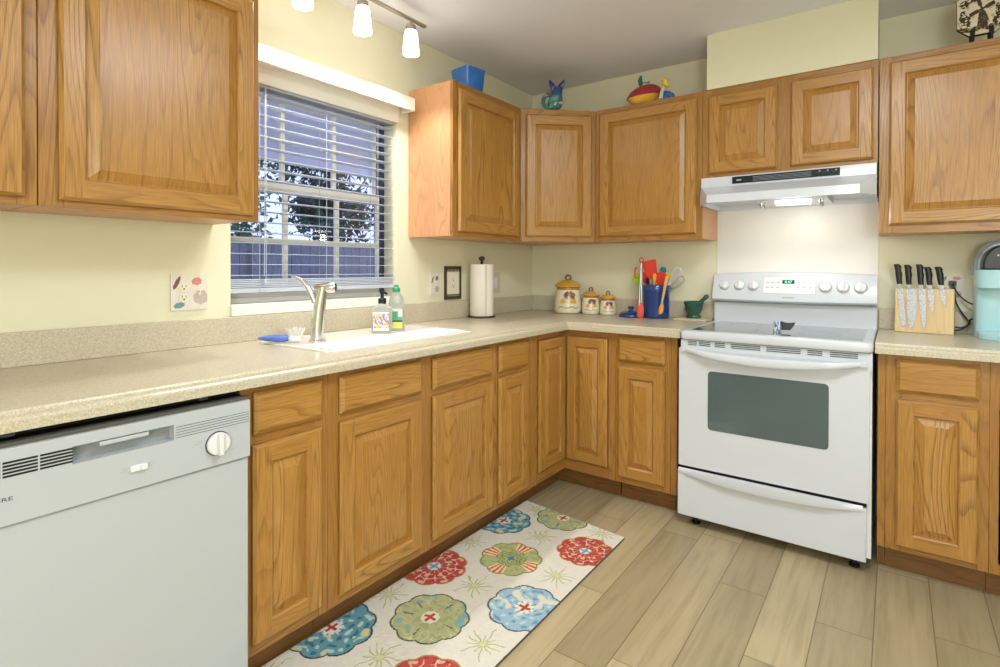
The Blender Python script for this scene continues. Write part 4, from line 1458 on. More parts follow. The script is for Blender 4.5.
part('handle', m, WHITE, dr, 60)
m = M(); m.box(0.004, RYF + 0.006, 0.266, RW - 0.018, RYF + 0.028, 0.2835); part('drawer_gap_shade', m, BLACKM, rg_)  # shade in the gap between oven door and drawer, made as a black strip
m = M(); m.box(-0.009, RYF - 0.004, 0.049, RW - 0.018, RYF + 0.03, 0.262); sd = part('storage_drawer', m, WHITE, rg_, bevel=0.004)
m = M()
rings = []
for k in range(N + 1):
    t_ = k / N
    x = -0.004 + (RW - 0.026) * t_
    bow = math.sin(PI * t_)
    zl = 0.262 - 0.012 - 0.024 * bow
    yo = RYF - 0.006 - 0.020 * min(1, bow * 1.6)
    rings.append([(x, RYF - 0.0042, 0.272), (x, yo, 0.268), (x, yo - 0.002, zl + 0.004), (x, yo, zl), (x, RYF - 0.0042, zl + 0.002)])
m.loft(rings[::-1]); part('drawer_grip', m, WHITE, sd, 50)
for xx in (0.06, RW - 0.06):
    for yy in (RYF + 0.06, -0.10):
        m = M(); m.lathe([(0.020, 0), (0.020, 0.008), (0.010, 0.010), (0.010, 0.0555)], (xx, yy, 0), 16); part('foot', m, BLACKPL, rg_, 40)
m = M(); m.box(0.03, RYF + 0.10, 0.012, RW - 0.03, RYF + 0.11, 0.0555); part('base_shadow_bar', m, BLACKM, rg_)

# white sheet on the wall behind the range
m = M(); m.box(1.2475, -0.004, 1.020, 1.9995, -0.0006, 1.530)
t = part('splash_panel', m, SHEETW); tag(t, 'glossy white sheet on the wall between range and hood', 'wall panel')

# little patterned holder on the cooktop
SX, SY = 1.630, -0.47
t = thing('spoon_rest', 'small blue and white patterned band with a dark fin, on the glass cooktop', 'spoon rest', (SX, SY, zt + 0.0012), R(12))
def ringcol(a, z, r):
    n = mnoise.noise(Vector((a * 2.4, z * 60, 3.1)))
    return srgb(92, 116, 168) if n > 0.08 else srgb(226, 230, 238)
m2 = M()
pp = []
for k in range(10):
    pp.append((0.017, 0.004 + 0.042 * k / 9))
m2.lathe([(0.003, 0), (0.015, 0)] + pp + [(0.014, 0.049), (0.003, 0.050)], seg=48, colf=ringcol)
part('band', m2, PAINTED, t, 50)
m = M()
m.prism([(0.0165, 0.010), (0.052, 0.010), (0.064, 0.026), (0.074, 0.046), (0.048, 0.043), (0.034, 0.044), (0.0165, 0.050)], -0.008, 0.008, 'y'); part('fin', m, BLACKPL, t, bevel=0.003)

# ------------------------------------------------------------------ range hood
hd = thing('range_hood', 'white under-cabinet range hood with a black control strip and a lit lamp', 'range hood', (0, 0, 0))
HX0, HX1, HZ0, HZ1 = 1.2515, 1.9985, 1.530, 1.671
def hin(z):
    return [(HX0 + 0.012, -0.015, z), (HX0 + 0.012, -0.354, z), (HX0 + 0.066, -0.447, z), (HX1 - 0.066, -0.447, z), (HX1 - 0.012, -0.354, z), (HX1 - 0.012, -0.015, z)]
def hring(z, ys, yf, ch):
    return [(HX0, -0.003, z), (HX0, ys, z), (HX0 + ch, yf, z), (HX1 - ch, yf, z), (HX1, ys, z), (HX1, -0.003, z)]
m = M()
m.loft([hring(HZ1, -0.338, -0.340, 0.002), hring(1.622, -0.344, -0.348, 0.003), hring(1.570, -0.362, -0.452, 0.058), hring(HZ0, -0.362, -0.460, 0.058),
        hin(HZ0), hin(1.556)][::-1], True, True)
part('canopy', m, WHITE, hd)
m = M(); m.box(1.405, -0.3515, 1.630, 1.862, -0.341, 1.664); cs = part('control_strip', m, DARKPANEL, hd)
m = M()
for k in range(4):
    m.box(1.50, -0.3522, 1.636 + k * 0.0062, 1.75, -0.3516, 1.6375 + k * 0.0062)
part('grille', m, GREYPL, cs)
m = M(); m.box(1.425, -0.3524, 1.643, 1.447, -0.3516, 1.649); part('badge', m, PALEGREY, cs)
m = M()
for xx in (1.772, 1.806, 1.840):
    m.box(xx - 0.010, -0.356, 1.640, xx + 0.010, -0.3516, 1.655)
part('switch', m, BLACKPL, cs, bevel=0.001)
m = M()
for xx in (1.783, 1.815, 1.848):
    m.box(xx - 0.003, -0.3568, 1.652, xx + 0.003, -0.3561, 1.657)
part('print_marks', m, PALEGREY, cs)
m = M(); m.box(1.53, -0.42, 1.524, 1.82, -0.12, 1.5555); part('filter', m, STEEL, hd)
m = M(); m.prism([(-0.39, 1.5235), (-0.38, 1.512), (-0.31, 1.512), (-0.30, 1.5235)], 1.605, 1.745, 'x'); part('lamp_lens', m, HOODLENS, hd)
for xx in (1.545, 1.79):
    m = M(); m.tube([(xx, -0.40, 1.519), (xx, -0.385, 1.500), (xx, -0.30, 1.498), (xx, -0.29, 1.519)], 0.004, 8); part('lamp_bracket', m, STEEL, hd, 50)
lamp('POINT', 'hood_lamp', (1.675, -0.345, 1.462), 1.7, (1.0, 0.97, 0.92), 0.03)

# ------------------------------------------------------------------ knife block and knives
kb = thing('knife_block', 'pale wooden magnetic knife board standing right of the range', 'knife block', (2.068, -0.098, CT + 0.0005), R(-7))
m = M()
lean = 0.020
KW, KH = 0.211, 0.200
m.newoff()
m.loft([[(0, -0.030, 0), (KW, -0.030, 0), (KW, 0.028, 0), (0, 0.028, 0)], [(0, -0.030 + lean, KH), (KW, -0.030 + lean, KH), (KW, 0.028, KH), (0, 0.028, KH)]], True, True, V)
part('board', m, BOARDWOOD, kb, bevel=0.003)
m = M(); m.box(0.150, -0.0295, 0.010, 0.166, -0.0285, 0.014); part('maker_mark', m, SPOONWOOD, kb)
Tk = Matrix.Translation((2.068, -0.098, CT + 0.0005)) @ Matrix.Rotation(R(-7), 4, 'Z')
kl = math.atan2(lean, KH)


def knife(label, x, zbol, blade_pts, hl, tilt, lbl_mat=BLADE):
    base = Tk @ Vector((x, -0.030 + lean * zbol / KH - 0.0045, zbol))
    t = thing('kitchen_knife', label, 'knife', base, R(-7), 'knives on the wooden board')
    T = Matrix.Rotation(-kl, 4, 'X') @ Matrix.Rotation(tilt, 4, 'Y')
    m = M(T); m.prism(blade_pts, -0.0012, 0.0012, 'y'); part('blade', m, BLADE, t)
    m = M(T); m.prism([(-0.009, 0.0), (0.009, 0.0), (0.009, 0.020), (-0.009, 0.020)], -0.005, 0.0035, 'y'); part('bolster', m, STEEL, t, bevel=0.0015)
    m = M(T)
    rr = []
    for z, w0, w1 in ((0.0203, -0.010, 0.010), (0.04, -0.012, 0.010), (0.065, -0.013, 0.013), (0.085, -0.013, 0.010), (hl - 0.012, -0.015, 0.013), (hl, -0.016, 0.004)):
        q = []
        for i in range(12):
            a = 2 * PI * i / 12
            q.append(((w0 + w1) / 2 + (w1 - w0) / 2 * math.cos(a), -0.001 + 0.009 * math.sin(a), z))
        rr.append(q)
    m.loft(rr); part('handle', m, BLACKPL, t, 60)


knife('bread knife at the left end of the wooden knife board, long straight blade', 0.018, 0.200,
      [(-0.010, 0), (0.010, 0), (0.011, -0.06), (0.010, -0.168), (-0.002, -0.176), (-0.010, -0.172)], 0.112, R(-5))
knife('chef knife with the widest blade, second from the left on the board', 0.052, 0.198,
      [(-0.010, 0), (0.026, 0), (0.026, -0.07), (0.018, -0.14), (0.006, -0.178), (-0.004, -0.180), (-0.010, -0.12)], 0.110, R(-2.5))
knife('carving knife with a long narrow pointed blade in the middle of the board', 0.096, 0.198,
      [(-0.010, 0), (0.014, 0), (0.015, -0.07), (0.012, -0.14), (0.004, -0.178), (0.0, -0.180), (-0.008, -0.10)], 0.112, R(-3))
knife('utility knife with a short slim blade, fourth from the left on the board', 0.127, 0.198,
      [(-0.008, 0), (0.012, 0), (0.012, -0.05), (0.006, -0.10), (0.002, -0.118), (-0.006, -0.06)], 0.100, R(-4))
knife('small paring knife at the right end of the wooden knife board', 0.168, 0.198,
      [(-0.009, 0), (0.010, 0), (0.011, -0.035), (0.006, -0.068), (0.003, -0.078), (-0.007, -0.04)], 0.102, R(-6))

# ------------------------------------------------------------------ coffee maker
kg = thing('coffee_maker', 'aqua single-serve coffee maker with black lid at the right edge', 'coffee maker', (2.343, -0.045, CT + 0.0005))
KWd = 0.21
def krr(x0, y0, x1, y1, r, z):
    return rr_(x0, y0, x1, y1, r, z, 6)
m = M()
m.loft([krr(0, -0.165, KWd, 0, 0.045, 0), krr(-0.002, -0.167, KWd + 0.002, 0.0, 0.045, 0.01), krr(0, -0.165, KWd, 0, 0.045, 0.185), krr(0, -0.165, KWd, 0, 0.045, 0.2855)])
part('tower', m, AQUA, kg, 40)
m = M()
m.loft([krr(0.004, -0.245, KWd - 0.004, -0.02, 0.06, 0.0), krr(0.002, -0.248, KWd - 0.002, -0.02, 0.06, 0.006), krr(0.002, -0.248, KWd - 0.002, -0.02, 0.06, 0.026), krr(0.008, -0.242, KWd - 0.008, -0.02, 0.055, 0.032)])
part('base', m, AQUA, kg, 40)
m = M()
m.loft([krr(0.006, -0.232, KWd - 0.006, -0.01, 0.06, 0.206), krr(-0.003, -0.240, KWd + 0.003, -0.001, 0.06, 0.212), krr(-0.003, -0.240, KWd + 0.003, -0.001, 0.06, 0.2855)])
part('brew_head', m, AQUA, kg, 40)
# arched lid: aqua shell behind, black handle hood in front
def arch(x0, x1, z0, h, n=14):
    return [(x0 + (x1 - x0) * 0.5 * (1 - math.cos(PI * k / n)), z0 + h * math.sin(PI * k / n) ** 0.75) for k in range(n + 1)]
m = M(); m.prism(arch(0.004, KWd - 0.004, 0.286, 0.122), -0.06, -0.006, 'y'); part('lid_shell', m, AQUA, kg, 40)
m = M(); m.prism(arch(-0.002, KWd + 0.002, 0.286, 0.132), -0.075, -0.0602, 'y'); part('lid_rim', m, GREYPL, kg, 40)
m = M(); m.prism(arch(0.009, KWd - 0.009, 0.286, 0.117), -0.085, -0.0755, 'y'); part('lid_face', m, AQUA, kg, 40)
m = M(); m.prism(arch(0.015, KWd - 0.015, 0.286, 0.108), -0.19, -0.0855, 'y'); part('lid', m, BLACKPL, kg, 40, bevel=0.006)
m = M(); m.lathe([(0.004, 0), (0.004, 0.003)], (KWd * 0.30, 0, 0), 12); m.T = Matrix.Translation((0, -0.1902, 0.345)) @ Matrix.Rotation(PI / 2, 4, 'X'); part('button', m, PALEGREY, kg)
m = M(); m.box(-0.010, -0.05, 0.262, -0.0035, -0.03, 0.292); part('hinge', m, GREYPL, kg, bevel=0.001)
# cord and plug, to the outlet behind the knife block
ox_, oz_ = 2.277 - 2.343, 1.062 + 0.080 - CT
m = M(); m.rbox(-0.013, -0.012, 0, 0.013, 0.012, 0.024, 0.005); m.T = Matrix.Translation((ox_, 0.0345, oz_)) @ Matrix.Rotation(PI / 2, 4, 'X'); part('plug', m, BLACKPL, kg, 40)
def spline(pts, n=10):
    out_ = []
    P = [Vector(p) for p in pts]
    for i in range(len(P) - 1):
        p0, p1, p2, p3 = P[max(i - 1, 0)], P[i], P[i + 1], P[min(i + 2, len(P) - 1)]
        for k in range(n):
            t_ = k / n
            out_.append(0.5 * ((2 * p1) + (p2 - p0) * t_ + (2 * p0 - 5 * p1 + 4 * p2 - p3) * t_ ** 2 + (3 * p1 - p0 - 3 * p2 + p3) * t_ ** 3))
    out_.append(P[-1])
    return out_
m = M()
m.tube(spline([(ox_, 0.010, oz_), (ox_ + 0.004, 0.000, oz_ - 0.03), (ox_ + 0.012, 0.002, oz_ - 0.09), (ox_ + 0.036, 0.0, 0.085), (ox_ + 0.055, -0.004, 0.050), (ox_ + 0.035, -0.006, 0.022),
                (ox_ - 0.005, -0.006, 0.010), (ox_ - 0.04, 0.0, 0.012), (ox_ - 0.02, 0.004, 0.030), (ox_ + 0.03, 0.002, 0.026), (ox_ + 0.056, 0.0, 0.045), (ox_ + 0.062, -0.004, 0.066), (ox_ + 0.098, -0.02, 0.070)]), 0.0035, 8)
m.tube(spline([(ox_ + 0.002, 0.008, oz_ - 0.012), (ox_ + 0.02, 0.004, oz_ - 0.05), (ox_ + 0.055, 0.0, oz_ - 0.085), (ox_ + 0.098, -0.02, oz_ - 0.098)]), 0.003, 8)
part('power_cord', m, BLACKPL, kg, 60)

# ------------------------------------------------------------------ things on top of the wall cabinets
ZT = UT + 0.0008
t = thing('square_pot', 'cobalt blue square glazed pot on the wall cabinet right of the window', 'pot', (0.200, -0.955, ZT), R(-9))
m = M()
sq4 = lambda w_, z, r: [(x, y, z) for x, y, _ in rr_(-w_ / 2, -w_ / 2, w_ / 2, w_ / 2, r, 0, 3)]
m.loft([sq4(0.108, 0, 0.012), sq4(0.114, 0.004, 0.012), sq4(0.132, 0.105, 0.014), sq4(0.139, 0.136, 0.014), sq4(0.129, 0.136, 0.012), sq4(0.120, 0.100, 0.012), sq4(0.102, 0.010, 0.01)])
part('pot', m, plain('cobalt_glaze', srgb(38, 112, 196), 0.12, coat=0.6, var=0.35, vscale=14), t, 40)

# fish-shaped pouring jug: body curving up to a two-lobed tail, loop handle at the left
t = thing('fish_jug', 'small blue and teal glazed fish-shaped jug with a forked tail top on the corner cabinet', 'jug', (0.458, -0.480, ZT), R(31))
def fishcol(p):
    k = max(0, min(1, (p[2] - 0.03) / 0.10))
    a, b = srgb(26, 112, 108), srgb(30, 34, 128)
    n = mnoise.noise(Vector((p[0] * 50, p[1] * 50, p[2] * 50)))
    if n > 0.32:
        return srgb(120, 170, 170)
    return tuple(a[i] * (1 - k) + b[i] * k for i in range(3)) + (1,)
m = M()
rg = []; cs_ = []
for z, r_, ox2 in ((0, 0.030, 0.0), (0.006, 0.038, 0.0), (0.03, 0.044, 0.002), (0.055, 0.041, 0.006), (0.08, 0.034, 0.010), (0.10, 0.033, 0.012), (0.115, 0.036, 0.013), (0.122, 0.036, 0.013)):
    rr = [(ox2 + r_ * math.cos(2 * PI * i / 24), r_ * 0.75 * math.sin(2 * PI * i / 24), z) for i in range(24)]
    rg.append(rr); cs_.append([fishcol(p) for p in rr])
m.loft(rg, cols=cs_); part('body', m, GLASSART, t, 50)
m = M()
for s_ in (-1, 1):
    rg = []; cs_ = []
    for z, xx, wd in ((0.116, 0.013 + s_ * 0.017, 0.019), (0.14, 0.013 + s_ * 0.026, 0.018), (0.158, 0.013 + s_ * 0.036, 0.011), (0.168, 0.013 + s_ * 0.041, 0.003)):
        rr = [(xx + wd * math.cos(2 * PI * i / 12), 0.010 * math.sin(2 * PI * i / 12), z) for i in range(12)]
        rg.append(rr); cs_.append([fishcol(p) for p in rr])
    m.loft(rg, cols=cs_)
part('tail', m, GLASSART, t, 60)
m = M(); m.tube([(-0.036 + 0.030 * math.cos(a), 0, 0.046 + 0.036 * math.sin(a)) for a in [R(20 + 16.5 * k) for k in range(20)]], 0.0105, 10)
for i, v_ in enumerate(m.v):
    m.c[i] = fishcol(v_)
part('handle', m, GLASSART, t, 60)
m = M(); m.tube([(-0.018, 0, 0.088), (-0.034, 0, 0.096), (-0.046, 0, 0.102)], [0.013, 0.012, 0.009], 10)
part('spout', m, plain('rust_glaze', srgb(160, 70, 40), 0.2, coat=0.4, var=0.2), t, 60)
m = M(); m.tube([(0.030, -0.022, 0.030), (0.040, -0.028, 0.026), (0.048, -0.030, 0.034)], [0.009, 0.008, 0.003], 8)
part('fin', m, plain('coral_glaze', srgb(216, 150, 120), 0.2, coat=0.4, var=0.1), t, 60)

# mushroom ornament with a flower
t = thing('mushroom_ornament', 'red and yellow mushroom cap ornament with a blue and yellow flower on the wall cabinet', 'ornament', (0.915, -0.235, ZT), R(28))
REDG = plain('ruby_glaze', srgb(160, 34, 52), 0.2, coat=0.5, var=0.3, vscale=90)
YELG = plain('amber_glaze', srgb(226, 178, 62), 0.25, coat=0.4, var=0.12, vscale=30)
def capring(k, z0, rx, ry):
    return None
m = M()
rg = []
for q in range(7):
    a = q / 6
    rr = []
    for i in range(28):
        an = 2 * PI * i / 28
        rad = 1 - 0.0 * a
        f = math.cos(a * PI / 2)
        lift = 0.012 - 0.026 * math.cos(an)            # cap tips down at the left
        rr.append((0.098 * f * math.cos(an) - 0.012 + 0.02 * a, 0.060 * f * math.sin(an), 0.050 + 0.070 * math.sin(a * PI / 2) + 0.012 * (math.cos(an) * f)))
    rg.append(rr)
m.loft(rg); part('cap_top', m, REDG, t, 60)
m = M()
rg = []
for q in range(6):
    a = q / 5
    f = 0.97 - 0.62 * a
    rg.append([(0.098 * f * math.cos(2 * PI * i / 28) - 0.012, 0.060 * f * math.sin(2 * PI * i / 28), 0.051 - 0.045 * math.sin(a * PI / 2) ** 1 * (0.55 + 0.45 * math.cos(2 * PI * i / 28) if f > 0.9 else 1) + 0.012 * math.cos(2 * PI * i / 28) * f) for i in range(28)])
m.loft(rg[::-1], True, False); part('cap_underside', m, YELG, t, 60)
m = M(); m.lathe([(0.036, 0), (0.034, 0.004), (0.026, 0.012), (0.026, 0.03)], (-0.012, 0, 0), 20); part('stem', m, YELG, t, 50)
m = M(); m.lathe([(0.10, 0), (0.10, 0.003), (0.09, 0.005)], (0.0, 0, 0), 28, rx=1.0, ry=0.5); part('base', m, plain('brown_base_glaze', srgb(120, 92, 52), 0.4, var=0.1), t, 50)
m = M(); m.tube([(-0.03, 0, 0.118), (-0.034, 0, 0.142), (-0.030, 0, 0.170)], [0.012, 0.013, 0.006], 10); m.tube([(-0.024, 0, 0.132), (0.005, 0, 0.132), (0.018, 0, 0.135)], [0.004, 0.004, 0.007], 8)
part('leaf_bud', m, plain('teal_glaze', srgb(26, 104, 96), 0.25, coat=0.3, var=0.15), t, 60)
m = M()
for k in range(7):
    a = R(-60 + 30 * k)
    m.ball((0.102 + 0.034 * math.cos(a), -0.03, 0.030 + 0.024 * math.sin(a)), 0.020, 10, 6, (1, 0.7, 0.9))
m.ball((0.102, -0.03, 0.028), 0.028, 14, 8, (1.2, 0.8, 0.9))
part('blue_petals', m, plain('blue_petal_glaze', srgb(44, 98, 176), 0.25, coat=0.3, var=0.2), t, 60)
m = M(); m.tube([(0.072, -0.055, 0.020), (0.080, -0.045, 0.062), (0.092, -0.035, 0.090)], [0.012, 0.010, 0.007], 10); part('white_petal', m, plain('white_petal_glaze', srgb(232, 226, 214), 0.3, var=0.02), t, 60)
m = M()
m.ball((0.100, -0.02, 0.125), 0.021, 14, 10, (0.9, 0.8, 1.1)); m.ball((0.112, -0.02, 0.108), 0.018, 12, 8); m.ball((0.088, -0.02, 0.142), 0.012, 10, 6)
part('yellow_bloom', m, plain('yellow_bloom_glaze', srgb(226, 204, 96), 0.3, coat=0.3, var=0.15, vscale=60), t, 60)

# decorated plate on an iron stand
ps = thing('plate_stand', 'black iron plate stand on the upper right wall cabinet', 'plate stand', (2.346, -0.225, ZT))
m = M()
for xx in (-0.029, 0.029):
    m.tube([(xx, -0.045, 0.004), (xx, -0.047, 0.030), (xx, -0.050, 0.052), (xx, -0.050, 0.060)], [0.006, 0.006, 0.0085, 0.007], 8)
    m.tube([(xx, -0.047, 0.026), (xx, 0.0, 0.022), (xx, 0.03, 0.10), (xx, 0.045, 0.20)], 0.0045, 8)
    m.tube([(xx, -0.045, 0.005), (xx, 0.03, 0.005), (xx, 0.045, 0.005)], 0.0045, 8)
    m.tube([(xx, 0.03, 0.10), (xx, 0.045, 0.005)], 0.004, 8)
m.tube([(-0.029, 0.03, 0.10), (0.029, 0.03, 0.10)], 0.004, 8)
part('rack', m, IRON, ps, 60)
pl = thing('decorated_plate', 'cream plate with brown windmill and tree drawings, standing on the iron stand', 'plate', (2.346 - 0.079, -0.2655, ZT + 0.036))
def platecol(a, b):
    W_, H2 = 0.158, 0.21
    x, z = a / W_, b / H2
    n = mnoise.noise(Vector((a * 150, b * 150, 2.2)))
    n2 = mnoise.noise(Vector((a * 70, b * 45, 9.4)))
    dk, cm = srgb(66, 52, 38), srgb(222, 212, 186)
    if min(a, W_ - a, b, H2 - b) < 0.0025:
        return srgb(52, 46, 40)
    # ground band
    if 0.10 + 0.05 * n2 < z < 0.20 + 0.04 * n2:
        return dk if n > -0.15 else srgb(150, 130, 96)
    # windmill: tapering tower and four sails
    xm = x - 0.52
    if 0.18 < z < 0.52 and abs(xm) < 0.11 - 0.14 * (z - 0.18):
        return dk if n > -0.2 else srgb(120, 98, 70)
    u, v = xm, (z - 0.56) * 0.93
    for an in (0.35, 0.35 + PI / 2):
        ca, sa = math.cos(an), math.sin(an)
        p_, q_ = u * ca + v * sa, -u * sa + v * ca
        if abs(p_) < 0.27 and abs(q_) < 0.022 + 0.018 * (abs(p_) > 0.08):
            return dk
    # trees and figures left and right
    for cx_, zc_, rx_, rz_ in ((0.14, 0.42, 0.08, 0.16), (0.24, 0.32, 0.05, 0.13), (0.88, 0.46, 0.10, 0.18), (0.78, 0.26, 0.06, 0.08), (0.16, 0.72, 0.10, 0.08), (0.33, 0.78, 0.10, 0.05), (0.80, 0.80, 0.12, 0.06)):
        if ((x - cx_) / rx_) ** 2 + ((z - zc_) / rz_) ** 2 < 1 + 0.8 * n:
            return dk if n > -0.25 else cm
    return cm if n2 < 0.4 else srgb(186, 170, 140)
def chamfer(m, W_, H2, cut):
    for v_ in m.v:
        for sx_ in (0, 1):
            for sz_ in (0, 1):
                dx = v_.x if sx_ == 0 else W_ - v_.x
                dz = v_.z if sz_ == 0 else H2 - v_.z
                if dx + dz < cut:
                    k = (cut - dx - dz) / 2
                    v_.x += k if sx_ == 0 else -k
                    v_.z += k if sz_ == 0 else -k
m = M(Matrix.Rotation(R(-13), 4, 'X'))
grid_paint(m, 0.158, 0.21, 100, 120, platecol, back=0.008, curve=lambda a, b: -0.004 * max(abs(a - 0.079) / 0.079, abs(b - 0.105) / 0.105) ** 4)
chamfer(m, 0.158, 0.21, 0.04)
part('plate', m, PAINTED, pl, 40)

# ------------------------------------------------------------------ blind and valance
bl = thing('window_blind', 'white horizontal slat blind hanging in the kitchen window', 'blind', (-0.040, WY0, 0), PI / 2)
BW = WY1 - WY0 - 0.012
m = M(); m.box(0.006, -0.030, 1.938, BW + 0.006, 0.026, 1.983); part('headrail', m, BLINDW, bl, bevel=0.002)
z = 1.176
k = 0
while z < 1.93:
    m = M()
    n_ = 6
    rows = []
    for q in range(n_ + 1):
        u = -1 + 2 * q / n_
        rows.append((u * 0.025, z + 0.0010 * (1 - u * u)))
    loop = rows + [(a, b - 0.0018) for a, b in rows[::-1]]
    m.prism(loop, 0.007, BW + 0.005, 'x')
    part('slat', m, BLINDW, bl, 50)
    z += 0.0435
    k += 1
m = M(); m.box(0.007, -0.026, 1.106, BW + 0.005, 0.026, 1.124)
for q in range(5):
    m.box(0.007, -0.0255, 1.1265 + q * 0.0072, BW + 0.005, 0.0255, 1.1315 + q * 0.0072)
part('bottom_rail', m, BLINDW, bl, bevel=0.001)
for yy in (-2.02, -1.70, -1.40):
    m = M()
    for s_ in (-0.0275, 0.0275):
        m.tube([(yy - WY0, s_, 1.107), (yy - WY0, s_, 1.94)], 0.0010, 5)
    part('ladder_cord', m, BLINDW, bl)
m = M(); m.tube([(0.150, -0.034, 1.16), (0.150, -0.034, 1.94)], 0.0014, 6); m.tube([(0.142, -0.034, 1.17), (0.146, -0.034, 1.94)], 0.0014, 6)
m.lathe([(0.003, 0.02), (0.006, 0.012), (0.008, 0.0)], (0.146, -0.034, 1.142), 10); part('pull_cord', m, BLINDW, bl, 50)

va = thing('window_valance', 'white boxed valance across the top of the window', 'valance', (0, 0, 0))
vy0, vy1 = -2.196, -1.246
m = M(); m.box(0.078, vy0, 2.000, 0.092, vy1, 2.066); m.box(0.0008, vy1 - 0.014, 2.0, 0.078, vy1, 2.066)
part('front_board', m, TRIMW, va, bevel=0.002)
m = M(); m.box(0.0008, vy0, 2.040, 0.0775, vy1 - 0.0145, 2.054); part('top_board', m, TRIMW, va)
m = M(); m.box(0.0008, vy0, 1.945, 0.012, vy1 - 0.035, 2.0395); part('back_board', m, TRIMW, va, bevel=0.002)
m = M(); m.box(0.0922, -1.805, 2.0005, 0.0928, -1.8035, 2.0655); part('seam', m, PALEGREY, va)

# ------------------------------------------------------------------ track light
TX, TZ2 = 0.262, 2.345
tl = thing('track_light', 'brushed metal track light with frosted glass shades on the ceiling above the sink', 'track light', (TX, 0, 0))
m = M(); m.box(-0.009, -2.62, TZ2 - 0.006, 0.009, -1.352, TZ2 + 0.006); part('rail', m, NICKEL, tl, bevel=0.002)
m = M(); m.lathe([(0.062, 0.0), (0.062, 0.016), (0.02, 0.02)], (0, -1.99, ZC - 0.0205), 28); m.lathe([(0.008, 0), (0.008, 0.06)], (0, -1.99, ZC - 0.07), 12)
for yy in (-1.86, -2.48):
    m.lathe([(0.006, 0), (0.006, ZC - TZ2 - 0.0065)], (0, yy, TZ2 + 0.006), 10)
part('ceiling_mount', m, NICKEL, tl, 40)
for i, yy in enumerate((-1.445, -1.725, -2.008, -2.291)):
    m = M()
    m.lathe([(0.0075, 0), (0.0075, 0.022)], (0, 0, -0.028), 12)
    m.tube([(-0.012, -0.012, -0.020), (0.012, 0.012, -0.014)], 0.003, 8)
    m.lathe([(0.022, 0), (0.023, 0.004), (0.023, 0.020), (0.018, 0.024)], (0, 0, -0.050), 24)
    h_ = part('lamp_head', m, NICKEL, tl, 40)
    h_.location = (0, yy, TZ2)
    m = M(); m.lathe([(0.014, 0.0), (0.0255, -0.003), (0.030, -0.02), (0.0385, -0.106), (0.037, -0.108), (0.027, -0.02)], (0, 0, -0.051), 32, True, False)
    part('shade', m, FROST, h_, 50)
    lamp('SPOT', 'track_spot', (TX + 0.01, yy, TZ2 - 0.172), 16, (1.0, 0.97, 0.93), 0.03, (0, R(6), 0), spot=R(112), blend=0.7)

# ------------------------------------------------------------------ rug
t = thing('floor_rug', 'cream runner rug with round teal, red and green flower medallions before the sink cabinets', 'rug', (0, 0, 0))
MED = [(0.570, -1.135, 0.132, 'teal'), (0.575, -1.622, 0.135, 'red'), (0.555, -2.098, 0.148, 'teal'),
       (0.785, -0.945, 0.130, 'sage'), (0.790, -1.392, 0.130, 'petal'), (0.783, -1.866, 0.137, 'sage'), (0.79, -2.335, 0.12, 'teal'),
       (1.010, -1.158, 0.122, 'red'), (1.015, -1.630, 0.135, 'blue'), (0.985, -2.105, 0.132, 'red')]
SPR = [(0.57, -1.385), (0.79, -1.165), (0.79, -1.632), (1.01, -1.395), (1.01, -1.865), (0.57, -1.86), (0.79, -2.10), (1.0, -0.98), (0.63, -0.945), (0.57, -2.34), (1.01, -2.34)]


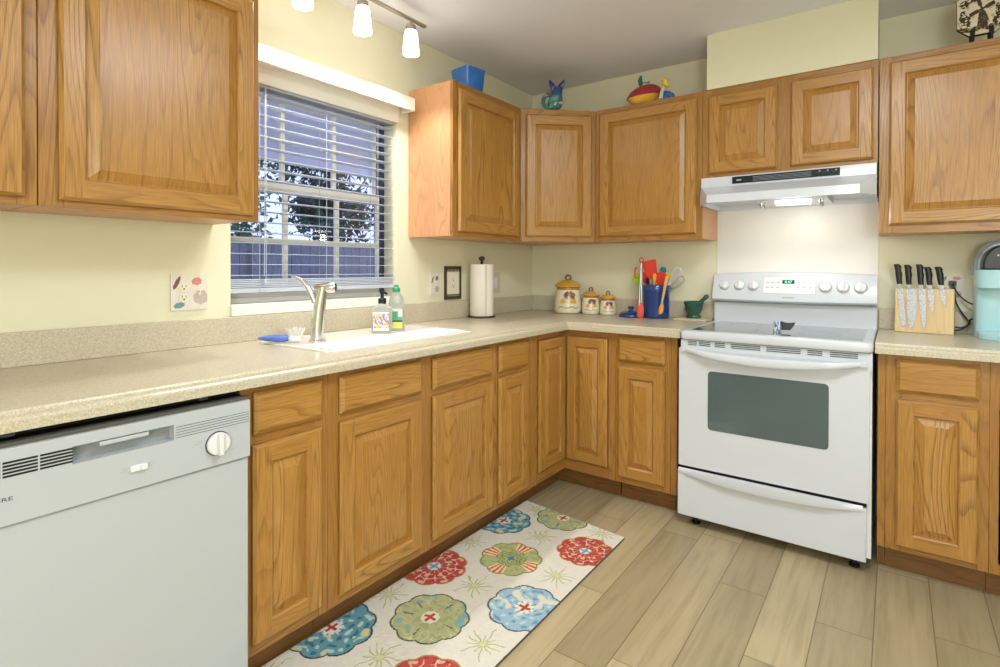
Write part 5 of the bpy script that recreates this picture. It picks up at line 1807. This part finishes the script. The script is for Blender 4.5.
def rugcol(x, y):
    n = mnoise.noise(Vector((x * 60, y * 60, 0.5)))
    n2 = mnoise.noise(Vector((x * 28, y * 28, 4.2)))
    for cx_, cy_, r_, kd in MED:
        dx, dy = x - cx_, y - cy_
        d_ = math.hypot(dx, dy)
        if d_ > r_ * 1.1:
            continue
        an = math.atan2(dy, dx)
        rr = r_ * (0.90 + 0.10 * abs(math.cos(an * 4.5 + cx_ * 9)) ** 0.8)
        if d_ > rr:
            continue
        f = d_ / rr
        k = 0.5 + 0.5 * math.cos(an * 9)
        out_ = {'teal': srgb(34, 60, 76), 'blue': srgb(52, 62, 88), 'red': srgb(176, 130, 72), 'sage': srgb(62, 84, 52), 'petal': srgb(120, 120, 60)}[kd]
        if f > 0.955:
            return out_
        cross = (abs(dx) < 0.006 or abs(dy) < 0.006) and d_ < 0.024
        if kd in ('teal', 'blue'):
            if cross:
                return srgb(178, 62, 40)
            if f < 0.27:
                return srgb(222, 222, 212) if k > 0.25 or f < 0.2 else srgb(120, 160, 170)
            cells = math.sin(an * 7 + 3 * n2) * math.sin(f * 17)
            base = srgb(100, 148, 160) if kd == 'teal' else srgb(150, 180, 196)
            if n2 > 0.30:
                return srgb(206, 200, 150) if kd == 'teal' else srgb(214, 208, 190)
            if cells > 0.55:
                return srgb(176, 206, 206)
            if cells < -0.6:
                return srgb(44, 110, 132) if kd == 'teal' else srgb(98, 148, 186)
            return base
        if kd == 'red':
            if f < 0.2:
                return srgb(110, 160, 186) if cross or f < 0.09 else srgb(224, 222, 214)
            lo_ = math.sin(an * 8) * math.sin((f - 0.2) * 13)
            lo2 = abs(math.sin(an * 4.0 + 0.4)) * abs(math.sin(f * 9))
            if abs(lo_) < 0.13 and f < 0.86 and n > -0.2:
                return srgb(226, 196, 168)
            if lo2 > 0.86:
                return srgb(222, 170, 140)
            return srgb(182, 70, 62) if n < 0.3 else srgb(160, 56, 54)
        if kd == 'sage':
            if cross:
                return srgb(178, 74, 44)
            if f < 0.24:
                return srgb(220, 220, 196)
            if k > 0.985 and 0.45 < f < 0.75 and int((an + PI) / (2 * PI) * 9) % 2 == 0:
                return srgb(72, 84, 48)
            if abs(n2) < 0.03 and f > 0.5:
                return srgb(210, 208, 160)
            if n2 > 0.38 and f > 0.55:
                return srgb(128, 170, 178)
            return srgb(176, 178, 134) if n < 0.2 else srgb(160, 166, 116)
        if kd == 'petal':
            if f < 0.14:
                return srgb(150, 190, 200) if not cross else srgb(80, 120, 150)
            ring_ = math.hypot(f - 0.34, 0.11 * math.sin(an * 4))
            if 0.05 < abs(f - 0.34 + 0.08 * math.cos(an * 8)) < 0.09 and f < 0.5:
                return srgb(84, 110, 54)
            dg = abs(((an + PI / 4) % (PI / 2)) - PI / 4)
            if dg < 0.34 and f > 0.52:
                if abs(dg - 0.0) < 0.05 or abs(dg - 0.2) < 0.04:
                    return srgb(200, 84, 48)
                return srgb(236, 210, 168)
            return srgb(178, 184, 128) if n < 0.2 else srgb(160, 168, 108)
    for cx_, cy_ in SPR:
        dx, dy = x - cx_, y - cy_
        d_ = math.hypot(dx, dy)
        if d_ < 0.085:
            an = math.atan2(dy, dx) + 0.25 * n2
            if d_ < 0.012:
                return srgb(206, 206, 150)
            wv = abs(math.sin(an * 6))
            if wv < 0.0035 / max(d_, 0.01) * 6 * 0.55 and d_ < 0.062 + 0.02 * math.sin(an * 5):
                return srgb(166, 172, 104)
    kx = 4 * n
    return srgb(218 + kx, 214 + kx, 202 + kx)


m = M()
nx, ny = 230, 660
xL, xR_, yN, yFar = 0.535, 1.098, -2.50, -0.885
rows = []
for j in range(ny + 1):
    row = []
    for i in range(nx + 1):
        x = xL + (xR_ - xL) * i / nx
        yf2 = yFar - 0.115 * (x - xL)
        y = yN + (yf2 - yN) * j / ny
        z = 0.010 + 0.0012 * mnoise.noise(Vector((x * 90, y * 90, 0)))
        row.append(m.vert((x, y, z), rugcol(x, y)))
    rows.append(row)
for j in range(ny):
    for i in range(nx):
        m.face([rows[j][i], rows[j][i + 1], rows[j + 1][i + 1], rows[j + 1][i]])
part('pile', m, RUGM, t, 60)
m = M()
q = [(xL, yN), (xR_, yN), (xR_, yFar - 0.115 * (xR_ - xL)), (xL, yFar)]
m.prism(q, 0.0004, 0.0088, 'z')
part('edge_binding', m, plain('rug_backing', srgb(96, 92, 84), 0.9, var=0.1), t)
